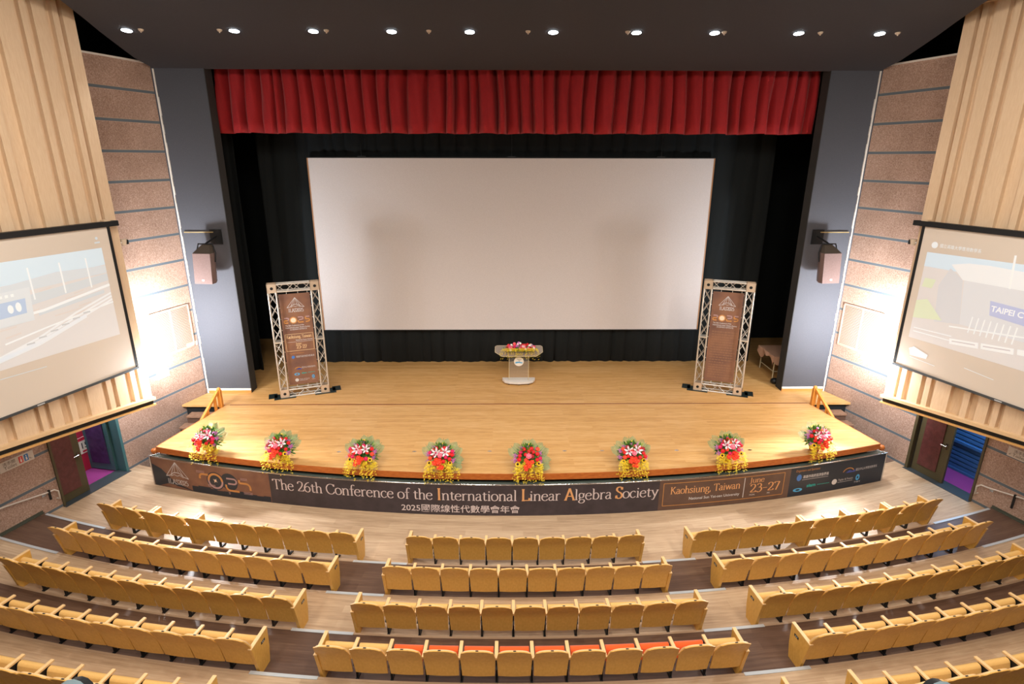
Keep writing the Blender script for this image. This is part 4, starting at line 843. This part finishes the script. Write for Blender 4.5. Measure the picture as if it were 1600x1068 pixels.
b=MB(); b.box(-.3,.3,-.12,-.105,.12,.98); b.build('front_panel',M_acr,lt)
for x in (-1,1):
    b=MB(); b.box(*sorted((x*.285,x*.3)),-.105,.14,.12,.98); b.build('side_panel',M_acr,lt)
    b=MB(); b.box(*sorted((x*.296,x*.308)),-.128,-.112,.12,.98); b.build('panel_edge',M_acre,lt)
TP=[(-.73,.3),(-.68,.36),(.68,.36),(.73,.3),(.73,-.02),(.52,-.26),(-.52,-.26),(-.73,-.02)]
lp=lambda u,v,h:Vector((u,v-.06,1.02+v*.22+h))
b=MB(); b.prism(TP,lp,0,.014); b.build('top',M_acr2,lt)
b=MB(); b.tube([lp(u,v,.007) for u,v in TP+[TP[0]]],.010,6); b.build('top_edge',M_acre,lt)
b=MB(); fl=lambda u,v,h:Vector((u,-.121-h,v)); disc(b,fl,0,.73,.15,.001,n=32); b.build('round_emblem',M_white,lt)
b=MB(); poly(b,fl,[(-.12,.69),(-.09,.72),(0,.73),(.07,.71),(.12,.70),(.1,.67),(.0,.685),(-.1,.67)],.003); b.build('emblem_wave',M_sky,lt)
b=MB(); stroke(b,fl,[(-.06,.81),(-.02,.79),(.03,.73)],.008,.003); stroke(b,fl,[(-.03,.79),(.05,.8)],.008,.003); stroke(b,fl,[(.02,.76),(.08,.81)],.006,.003); b.build('emblem_bird',M_dk,lt)
# ------------------------------------------------------------------ flowers
FM=dict(red=mat('red petals','#d3121c',.6),crim=mat('crimson petals','#a00c1c',.6),coral=mat('coral petals','#f04a2c',.6),pink=mat('pink petals','#f06f86',.6),mag=mat('magenta petals','#cf1658',.6),
 yel=mat('yellow petals','#f6dd3c',.6),sun=mat('sunflower petals','#f5c400',.6),dark=mat('dark flower heart','#2a1608',.8),lil=mat('lily petals','#f3d5dc',.55),mauve=mat('mauve petals','#c06fb4',.6),palm=mat('palm leaf green','#6f9468',.6,noise=(8,'#4f7b50','#8fab7f')),green=mat('leaf green','#2f6b2c',.6,noise=(12,'#1e5524','#5c9440')),lime=mat('lime filler','#93b53c',.6),
 pot=mat('coral basket','#b55a44',.7),org=mat('orange petals','#ef8d1e',.6),wht=mat('white petals','#f0ece4',.6))
def petal_flower(m1,n,r,cup,layers=1,wd=.5,heart=None):
    b=MB()
    for L_ in range(layers):
        rr=r*(1-.28*L_); up_=cup+.3*L_
        for k in range(n):
            a=2*PI*(k+.5*L_)/n; d=Vector((math.cos(a),math.sin(a),0)); t_=Vector((-d.y,d.x,0))
            p0=Vector((0,0,.0)); tip=d*rr*math.cos(up_)+Vector((0,0,rr*math.sin(up_))); mid=tip*.55+Vector((0,0,-.1*rr)); w_=rr*wd
            b.add([p0,mid+t_*w_*.5,tip+t_*w_*.18,tip-t_*w_*.18,mid-t_*w_*.5],[(0,1,2,3,4)],True)
    return b
PROTO={}
def me_of(b,name,m):
    o=b.build(name,m); me=o.data; bpy.data.objects.remove(o); return me
def mkproto():
    for c in ('red','crim','coral','pink','mag','mauve','org','wht'):
        b=MB(); b.ball((0,0,0),.042,8,5,(1,1,.75)); q=petal_flower(None,6,.052,.55,2,.95); b.add(q.v,q.f,True); PROTO['rose_'+c]=me_of(b,'rose',FM[c])
    q=petal_flower(None,12,.05,.15,1,.5); PROTO['sun']=me_of(q,'sunflower',FM['sun']); b=MB(); b.ball((0,0,.006),.024,8,5,(1,1,.5)); PROTO['heart']=me_of(b,'flower_heart',FM['dark'])
    q=petal_flower(None,6,.12,.35,1,.42); PROTO['lily']=me_of(q,'lily',FM['lil']); b=MB(); b.ball((0,0,.02),.022,6,4,(1,1,1)); PROTO['lheart']=me_of(b,'lily_heart',FM['mag'])
    # anthurium cluster / coral bloom
    b=MB(); rr=random.Random(4)
    for k in range(8): b.ball((rr.uniform(-.09,.09),rr.uniform(-.05,.05),rr.uniform(-.05,.05)),.05,7,4,(1.1,1,.8))
    b=MB()
    for k in range(9):
        q=petal_flower(None,5,.06,.5,2,.9); o_=Vector((rr.uniform(-.09,.09),rr.uniform(-.06,.06),rr.uniform(-.03,.03))); b.add([p+o_ for p in q.v],q.f,True); b.ball(o_,.03,6,4)
    PROTO['cluster']=me_of(b,'coral_bloom',FM['coral'])
    # yellow orchid spray variations: local +z start, droops
    for v in range(4):
        b=MB(); rr=random.Random(20+v); L_=.28+.1*v/3; pts=[]
        for i in range(9):
            t=i/8; pts.append(Vector((.04*math.sin(t*3+v),-.16*math.sin(t*1.9),.05*math.sin(t*3.1)-L_*t*t*.95)))
        for i,p in enumerate(pts):
            for j in range(4 if i<7 else 2):
                c=p+Vector((rr.uniform(-.035,.035),rr.uniform(-.035,.035),rr.uniform(-.03,.03))); r_=rr.uniform(.017,.027)*(1.15-.04*i)
                for k in range(4):
                    a=rr.uniform(0,6); d=Vector((math.cos(a),math.sin(a),rr.uniform(-.5,.5)))*r_; e=Vector((-d.y,d.x,d.z))*.8
                    b.add([c,c+d+e*.4,c+d*1.5,c+d-e*.4],[(0,1,2,3)])
        PROTO['orchid%d'%v]=me_of(b,'orchid_spray',FM['yel'])
    b=MB(); rr=random.Random(31)
    for i in range(26):
        c=Vector((rr.gauss(0,.03),rr.gauss(0,.03),rr.uniform(0,.12)))
        for k in range(3):
            a=rr.uniform(0,6); d=Vector((math.cos(a),math.sin(a),rr.uniform(-.6,.6)))*.016; e=Vector((-d.y,d.x,0))*.6; b.add([c,c+d+e,c+d*1.6,c+d-e],[(0,1,2,3)])
    PROTO['mauve']=me_of(b,'mauve_spray',FM['mauve'])
    # palm fan leaf trimmed round
    b=MB(); R_=.2; n=15
    b.tube([(0,0,-.16),(0,0,2*R_*.92)],.006,5)
    for sd in (-1,1):
        for i in range(n):
            z=.03+i*(2*R_-.05)/n
            # blade at ~40deg up from the rib, clipped at circle
            d=Vector((sd*math.cos(.55),0,math.sin(.55))); p=Vector((0,0,z-.06)); c=Vector((0,0,R_)); 
            k=0
            while ((p+d*k)-c).length<R_ and k<.5 or k<.02: k+=.01
            q=p+d*k; w_=.0125; nn=Vector((-d.z*sd*sd,0,d.x)); nn=Vector((-d.z,0,d.x))
            b.add([p-nn*w_*.5,p+d*k*.5-nn*w_*.5+Vector((0,.006,0)),q-nn*w_*.4,q+nn*w_*.4,p+d*k*.5+nn*w_*.5+Vector((0,-.004,0)),p+nn*w_*.5],[(0,1,2,3,4,5)])
    PROTO['palm']=me_of(b,'palm_leaf',FM['palm'])
    for nme,m_,sd in (('foliage',FM['green'],1),('filler',FM['lime'],2)):
        b=MB(); rr=random.Random(sd)
        for i in range(230 if sd==1 else 150):
            a=rr.uniform(0,2*PI); e=rr.uniform(-.3,1.4); r_=rr.uniform(.5,1)
            d=Vector((math.cos(a)*math.cos(e),math.sin(a)*math.cos(e)*.8,math.sin(e))); c=Vector((d.x*.27*r_,d.y*.22*r_,.27+d.z*.32*r_)); l_=rr.uniform(.07,.13) if sd==1 else rr.uniform(.08,.16); w_=.024 if sd==1 else .009
            t_=d.cross(Vector((rr.uniform(-1,1),rr.uniform(-1,1),1))).normalized(); b.add([c,c+d*l_*.5+t_*w_,c+d*l_,c+d*l_*.5-t_*w_],[(0,1,2,3)])
        if sd==1: b.ball((0,0,.28),.2,10,7,(1.05,.7,1.1))
        PROTO[nme]=me_of(b,nme,m_)
mkproto()
def put(kind,name,parent,loc,direction=None,scale=1,roll=0):
    o=bpy.data.objects.new(name,PROTO[kind]); C.objects.link(o); o.parent=parent; o.location=loc
    if direction is not None:
        q=Vector(direction).to_track_quat('Z','Y'); o.rotation_mode='QUATERNION'; o.rotation_quaternion=q@Quaternion((0,0,1),roll)
    o.scale=(scale,)*3; return o
def arrangement(x,idx,seed,label):
    rr=random.Random(seed); r=RS-.16; a=math.asin(x/r); p=AP(r,a,SZ); t=thing('flower_arrangement',p,label,'flowers','flower arrangements along the stage edge',rz=a*.9)
    b=MB(); b.tube([(0,0,0),(0,0,.02),(0,0,.16),(0,0,.17)],[.09,.11,.14,.13],14); b.build('basket',FM['pot'],t)
    put('foliage','foliage',t,(0,0,0)); put('filler','lime_foliage',t,(0,0,0))
    face=Vector((0,-.75,.65)).normalized(); right=Vector((1,0,0)); upv=face.cross(right)*-1
    upv=Vector((0,.65,.75)).normalized()
    cc=Vector((0,-.06,.30))
    def P(u,v,bulge=.16): # u right, v up in the facing plane
        d=max(0,1-(u/.42)**2-(v/.42)**2); return cc+right*u+upv*v+face*bulge*math.sqrt(d)
    fdir=lambda u,v:(face+right*u*1.3+upv*v*1.1)
    # palms
    for (u,v,ang) in ((rr.uniform(-.03,.05),.20,rr.uniform(-.1,.1)),(-.22,.10,-.75),(.22,.12,.8)) + (((.24,-.08,1.7),) if idx in (3,4) else ()):
        if idx==0 and u<-.1: continue
        o=bpy.data.objects.new('palm_leaf',PROTO['palm']); C.objects.link(o); o.parent=t
        zax=(right*math.sin(ang)+upv*math.cos(ang)).normalized(); yax=face; xax=yax.cross(zax)*-1; xax=zax.cross(yax)*-1
        m_=Matrix((xax,face*-1,zax)).transposed(); 
        if m_.determinant()<0: m_=Matrix((-xax,face*-1,zax)).transposed()
        m_=m_.to_4x4(); m_.translation=cc+right*u*.75+upv*v*.75; o.matrix_local=m_; o.scale=(.85,)*3
    lst=[]
    def free(u,v,d=.085): 
        return all((u-a_)**2+(v-c_)**2>d*d for a_,c_ in lst)
    def add(kind,nm_,u,v,sc=1,bul=.18,child=None):
        lst.append((u,v)); o=put(kind,nm_,t,P(u,v,bul),fdir(u,v),sc*rr.uniform(.9,1.1),rr.uniform(0,3))
        if child: h=put(child[0],child[1],o,(0,0,0)); h.scale=(1,1,1)
    add('sun','sunflower',rr.uniform(-.06,.04),.30,1.1,.1,('heart','flower_heart')); add('sun','sunflower',-.24,-.13,1.1,.16,('heart','flower_heart')); add('sun','sunflower',.22,-.12,1.1,.16,('heart','flower_heart'))
    if rr.random()<.75:
        add('lily','lily',-.10,.08,1.0,.2,('lheart','lily_heart')); add('lily','lily',.10,.10,1.0,.2,('lheart','lily_heart'))
    add('rose_pink','pink_chrysanthemum',0,.02,1.35,.22)
    add('cluster','coral_bloom',-.03,-.17,1.05,.2)
    cnt=0; tries=0
    while cnt<15 and tries<400:
        tries+=1; u=rr.uniform(-.26,.26); v=rr.uniform(-.14,.22)
        if (u/.28)**2+((v-.02)/.24)**2>1 or not free(u,v,.075): continue
        c=rr.choice(['red','red','red','crim','mag','coral']); add('rose_'+c,{'red':'red_carnation','crim':'crimson_rose','mag':'magenta_gerbera','coral':'coral_gerbera'}[c],u,v,1,.19); cnt+=1
    for k in range(7):
        a_=-.3+(PI+.6)*k/6+rr.uniform(-.15,.15); put('mauve','mauve_spray',t,P(.27*math.cos(a_),.02+.22*math.sin(a_),.08),fdir(math.cos(a_)*.6,math.sin(a_)*.6),rr.uniform(.7,.95))
    for k in range(16):
        u=-.36+.72*(k+.5)/16+rr.uniform(-.03,.03); o=put('orchid%d'%rr.randrange(4),'orchid_spray',t,Vector((u*.8,-.17-rr.uniform(0,.05),(.17 if k%2 else .27)+rr.uniform(-.03,.05)-abs(u)*.15))); o.rotation_euler=(0,0,u*1.6+rr.uniform(-.2,.2)); o.scale=(.9,)*3
    return t
fx=[-7.42,-5.56,-3.59,-1.81,.13,2.46,4.74,7.05]
fl_=['red and yellow flower arrangement at the left end of the stage edge','flower arrangement on the stage edge above the word The of the banner','flower arrangement on the stage edge above the word Conference','flower arrangement on the stage edge above the start of the word International','flower arrangement nearest the middle, above the L of Linear','flower arrangement on the stage edge above the end of the word Society','flower arrangement on the stage edge above the words Kaohsiung Taiwan on the banner','flower arrangement at the right end of the stage edge above the sponsor logos']
for i,x in enumerate(fx): arrangement(x,i,50+i*3,fl_[i])
# lectern flowers
p=(lo[0]+.03,lo[1]-.06,SZ+1.06); t=thing('flower_garland',p,'long low arrangement of pink, red and yellow flowers on top of the lectern','flowers'); rr=random.Random(77)
b=MB(); b.tube([(-.4,.02,.03),(.4,.02,.03)],.05,8)
rl=random.Random(5)
for i in range(160):
    c=Vector((rl.uniform(-.48,.48),rl.uniform(-.1,.12),rl.uniform(.0,.14))); d=Vector((rl.uniform(-1,1),rl.uniform(-1,1),rl.uniform(-.2,1))).normalized(); e=d.cross(Vector((0,0,1)))*.018; b.add([c,c+d*.04+e,c+d*.08,c+d*.04-e],[(0,1,2,3)])
b.build('foliage',FM['green'],t)
for i in range(72):
    u=rr.uniform(-.40,.44); h=.17*(1-(u/.5)**2); c=rr.choice(['red','crim','pink','pink','mauve','org','wht','mag','coral']); v=rr.uniform(0,1)
    put('rose_'+c,{'red':'red_rose','crim':'crimson_rose','pink':'pink_rose','mauve':'mauve_rose','org':'orange_rose','wht':'white_rose','mag':'magenta_rose','coral':'coral_rose'}[c],t,(u,-.13+.22*v,.05+h*v*.9+.01),(u,-.8,.7),rr.uniform(.75,1.1),0)
for k in range(20):
    u=-.5+1.0*k/19; o=put('orchid%d'%rr.randrange(4),'orchid_spray',t,(u,-.14,.09)); o.scale=(.8,)*3; o.rotation_euler=(0,0,u*1.3)
# ------------------------------------------------------------------ covered table in the right wing
to=(8.55,17.55,SZ); t=thing('covered_table',to,'white legged table under a dusty pink cloth in the right wing','table')
b=MB(); b.box(-.45,.75,-.6,.55,.72,.75); b.build('tabletop',M_white,t)
for x,y in ((-.38,.45),(-.38,-.5),(.68,-.5),(.68,.45)): b=MB(); b.tube([(x,y,0),(x,y,.72)],.02,8); b.build('leg',mat('cream steel leg','#cfc4a4',.4),t)
b=MB(); b.tube([(-.38,.45,.22),(-.38,-.5,.22)],.014,6); b.tube([(.68,.45,.22),(.68,-.5,.22)],.014,6); b.tube([(-.38,-.5,.22),(.68,-.5,.22)],.014,6); b.build('stretcher',mat('cream steel leg','#cfc4a4',.4),t)
b=MB(); b.box(-.25,.5,-.45,.3,.0,.2); b2=b; 
o=MB(); n=60; per=[]
for i in range(n):
    f_=i/n*4; k=int(f_); g=f_-k; per.append([(-.46+1.22*g,-.61),(.76,-.61+1.17*g),(.76-1.22*g,.56),(-.46,.56-1.17*g)][k])
vs=[Vector((x,y,.756)) for x,y in per]+[Vector((x+(x-.15)*.03+.02*math.sin(i*1.3),y+(y+.02)*.03+.02*math.cos(i*1.1),.755-.02)) for i,(x,y) in enumerate(per)]+[Vector((x+(x-.15)*.06+.03*math.sin(i*.9),y+(y)*.06+.03*math.cos(i*.8),.755-(.16+.10*math.sin(i*.55)+.06*math.sin(i*1.3)))) for i,(x,y) in enumerate(per)]
o.add(vs,[tuple(range(n))]+[(i,(i+1)%n,n+(i+1)%n,n+i) for i in range(n)]+[(n+i,n+(i+1)%n,2*n+(i+1)%n,2*n+i) for i in range(n)])
q=o.build('table_cloth',mat('dusty pink cloth','#c49a80',.85),None); q.location=to; tag(q,'dusty pink cloth draped over the table in the right wing','tablecloth')
b=MB(); b.ball((0,0,.1),.13,8,5,(1.2,1,.75)); q=b.build('dark_bag',M_blk,None); q.location=(8.02,16.55,SZ); tag(q,'small black bundle on the floor behind the right slate pillar','bag')
# ------------------------------------------------------------------ auditorium seats
PI2=.512
def sheet(prof,wf,th,nu=10):
    # prof list (z,y); wf(t)->halfwidth at each row; thickness along y
    b=MB(); R=[];n=len(prof)
    for side in (0,1):
        for j,(z,y) in enumerate(prof):
            hw,dz=wf(j)
            for i in range(nu+1):
                u=-1+2*i/nu; R.append(Vector((u*hw,y-side*th+.012*u*u,z-dz*abs(u)**3)))
    m_=nu+1; N_=n*m_; fs=[]
    for j in range(n-1):
        for i in range(nu):
            A=j*m_+i; fs.append((A,A+1,A+m_+1,A+m_)); B_=N_+A; fs.append((B_,B_+m_,B_+m_+1,B_+1))
    for j in range(n-1):
        A=j*m_; fs.append((A,A+m_,N_+A+m_,N_+A)); A=j*m_+nu; fs.append((A,N_+A,N_+A+m_,A+m_))
    for i in range(nu): fs.append((i,N_+i,N_+i+1,i+1)); A=(n-1)*m_+i; fs.append((A,A+1,N_+A+1,N_+A))
    b.add(R,fs,True); return b
prof=[(.235,.0),(.38,-.028),(.50,-.052),(.59,-.074),(.66,-.10),(.72,-.128),(.78,-.158),(.85,-.188),(.885,-.20)]
wid=[.236,.240,.244,.2475,.2475,.241,.233,.222,.200]
def wf(j): return wid[j],(.036 if j==8 else .014 if j==7 else 0)
shell=sheet(prof,wf,.016).build('backrest_shell',M_shell)
def edge_split(o):
    for p in o.data.polygons: p.use_smooth=True
    bm=bmesh.new(); bm.from_mesh(o.data)
    for e in bm.edges: e.smooth = e.calc_face_angle(0)<.6
    bm.to_mesh(o.data); bm.free()
edge_split(shell)
prof2=[(.34,.01),(.50,-.018),(.60,-.045),(.68,-.078),(.76,-.116),(.81,-.14),(.85,-.155),(.878,-.172)]
wid2=[.215,.225,.234,.232,.224,.212,.198,.178]
cush=sheet(prof2,lambda j:(wid2[j],.03 if j>=6 else .01 if j==5 else 0),.030).build('back_cushion',M_edge); edge_split(cush)
# tipped-up seat: rounded slab
def seatmesh(m_,name):
    b=MB(); pr=[]  # outline in (y,z): tipped seat, ~70 deg
    base=Vector((.10,.36)); tip=Vector((.155,.558)); d=(tip-base).normalized(); nn=Vector((d.y,-d.x))  # nn points forward/down
    L_=(tip-base).length; th=.10
    outl=[base-nn*0]; outl=[base, tip-d*.04]
    for k in range(7):
        a=PI/2-PI*k/6; c=tip-d*.0-d*.04+nn*th/2; outl.append(c-nn*math.sin(a)*th/2+d*math.cos(a)*th/2*1.0)
    outl.append(base+nn*th)
    hw=.213; n=len(outl)
    vs=[Vector((-hw,p.x,p.y)) for p in outl]+[Vector((hw,p.x,p.y)) for p in outl]
    b.add(vs,[tuple(range(n)),tuple(range(n,2*n))[::-1]]+[(i,(i+1)%n,n+(i+1)%n,n+i) for i in range(n)],True)
    o=b.build(name,m_); edge_split(o); return o
seat=seatmesh(M_seat,'seat'); seat_o=seatmesh(M_orange,'seat')
b=MB(); b.hexa([(-.026,-.05,.570),(.026,-.05,.570),(.026,.28,.560),(-.026,.28,.560),(-.026,-.05,.605),(.026,-.05,.605),(.026,.28,.590),(-.026,.28,.590)]); arm=b.build('armrest',M_edge,bevel=.008)
b=MB(); b.box(-.012,.012,.04,.22,.30,.562); b.box(-.012,.012,.08,.13,.03,.32); b.hexa([(-.02,.05,0),(.02,.05,0),(.02,.26,0),(-.02,.26,0),(-.018,.07,.03),(.018,.07,.03),(.018,.20,.03),(-.018,.20,.03)]); b.bar((0,.12,.42),(0,-.0,.34),.02,.03); leg=b.build('leg_stand',M_blk)
b=MB(); b.box(-.02,.02,-.205,-.185,.8835,.8865); plate=b.build('number_plate',M_plate)
b=MB(); b.prism([(-.10,.60),(.34,.60),(.33,.25),(.29,.0),(.03,.0),(-.03,.3)],lambda u,v,h:Vector((h,u,v)),-.026,.026)
endp=b.build('end_panel',M_shell,bevel=.006)
b=MB(); b.hexa([(-.028,-.105,.598),(.028,-.105,.598),(.028,.345,.598),(-.028,.345,.598),(-.028,-.105,.612),(.028,-.105,.612),(.028,.345,.612),(-.028,.345,.612)]); capp=b.build('panel_cap',M_edge,bevel=.004)
b=MB(); b.box(-.030,.030,.14,.24,.46,.50); rowp=b.build('row_number_plate',M_plate)
b=MB(); b.box(-.032,.032,.165,.18,.47,.49); b.box(-.032,.032,.195,.21,.47,.49); rown=b.build('row_number',M_alu)
protos=[shell,cush,seat,seat_o,arm,leg,plate,endp,capp,rowp,rown]
used=set()
def part(pr,parent,x=0,name=None):
    o=pr.copy(); C.objects.link(o); o.parent=parent; o.location=(x,0,0); 
    return o
def endpanel(t,x):
    e=part(endp,t,x); part(capp,e); rp=part(rowp,e); rn=part(rown,e)
    return e
def seat_at(row,ang,label,group,orange=False,left=None,right=None,pitch=PI2):
    R=TR[row]-.035; p=AP(R,ang,HS*(row-1))
    hw=pitch/2
    vis=False
    for dx in (-.3,.3):
        for zz in (0,.3,.62,.86):
            q=pix(p+Vector((math.cos(ang)*dx,math.sin(ang)*dx,zz)))
            if -8<q[0]<1608 and q[1]<1070: vis=True
    if not vis: return None
    t=thing('auditorium_seat',p,label,'seat',group,rz=ang)
    part(shell,t); part(cush,t); part(plate,t); part(seat_o if orange else seat,t)
    for side,sp_ in ((-1,left),(1,right)):
        if sp_=='panel': endpanel(t,side*(hw-.012)); 
        elif sp_=='arm': part(arm,t,side*hw); part(leg,t,side*hw)
    return t
rown_=['','front','second','third','fourth','fifth','sixth']
cn={1:9,2:10,3:11,4:12,5:13}
for row in range(1,6):
    R=TR[row]; n=cn[row]; ha=D(CH[row]); st_=2*ha/n
    for i in range(n):
        a=-ha+st_*(i+.5); orr=(row==4 and i>=2 and i<=10)
        lab='%s seat, %s row of centre block, %s from its left end'%('golden plywood' if not orr else 'orange cushioned',rown_[row],nums[i] if i<10 else ['eleventh','twelfth','thirteenth'][i-10])
        seat_at(row,a,lab,'seats of the centre block',orr,'panel' if i==0 else 'arm','panel' if i==n-1 else None,pitch=st_*R)
    for s,nm in ((-1,'left'),(1,'right')):
        n2=11; gaps={1:[7,9] if s<0 else [5,7,9]}.get(row,[])
        outer={1:16.15,2:16.12,3:15.8,4:15.6,5:15.5}[row]; g=.055/R
        span=D(outer-LI[row])-g*len(gaps); st2=span/n2; x=D(LI[row])
        for i in range(n2):
            if i in gaps: x+=g
            a=s*(x+st2/2); x+=st2
            inner='panel' if (i==0 or i in gaps) else 'arm'; outer_='panel' if (i==n2-1 or (i+1) in gaps) else None
            lab='golden plywood seat, %s row of %s block, %s from the inner aisle'%(rown_[row],nm,nums[i] if i<10 else 'eleventh')
            L_,R_2=(inner,outer_) if s>0 else (outer_,inner)
            seat_at(row,a,lab,'seats of the %s block'%nm,False,L_,R_2,pitch=st2*R)
for o in protos: bpy.data.objects.remove(o)
# ------------------------------------------------------------------ balcony parapet below the camera with two spotlights
b=MB(); b.box(-12,12,1.5,2.15,3.6,4.86); struct(b.build('wall_balcony',M_slate))
for x,nm in ((-2.56,'left'),(1.86,'right')):
    t=thing('balcony_spotlight',(x,2.12,4.93 if x<0 else 4.865),'grey teal stage spotlight on the balcony rail at the bottom %s of the view'%nm,'spotlight','balcony spotlights')
    M_sp=mat('grey teal housing','#5c7078',.5)
    b=MB(); b.tube([(0,0,-.07),(0,0,.16)],.015,8); b.tube([(-.11,0,.3),(-.11,0,.16),(.11,0,.16),(.11,0,.3)],.01,6); b.build('yoke',M_blk,t)
    d=Vector((.1 if x<0 else -.1,.9,-.35)).normalized(); c=Vector((0,.0,.26)); b=MB(); b.tube([c-d*.13,c-d*.12,c+d*.08,c+d*.10],[.05,.085,.09,.095],16); b.build('housing',M_sp,t)
    b=MB(); b.tube([c+d*.10,c+d*.15],.085,16); b.build('lens_hood',M_blk,t)
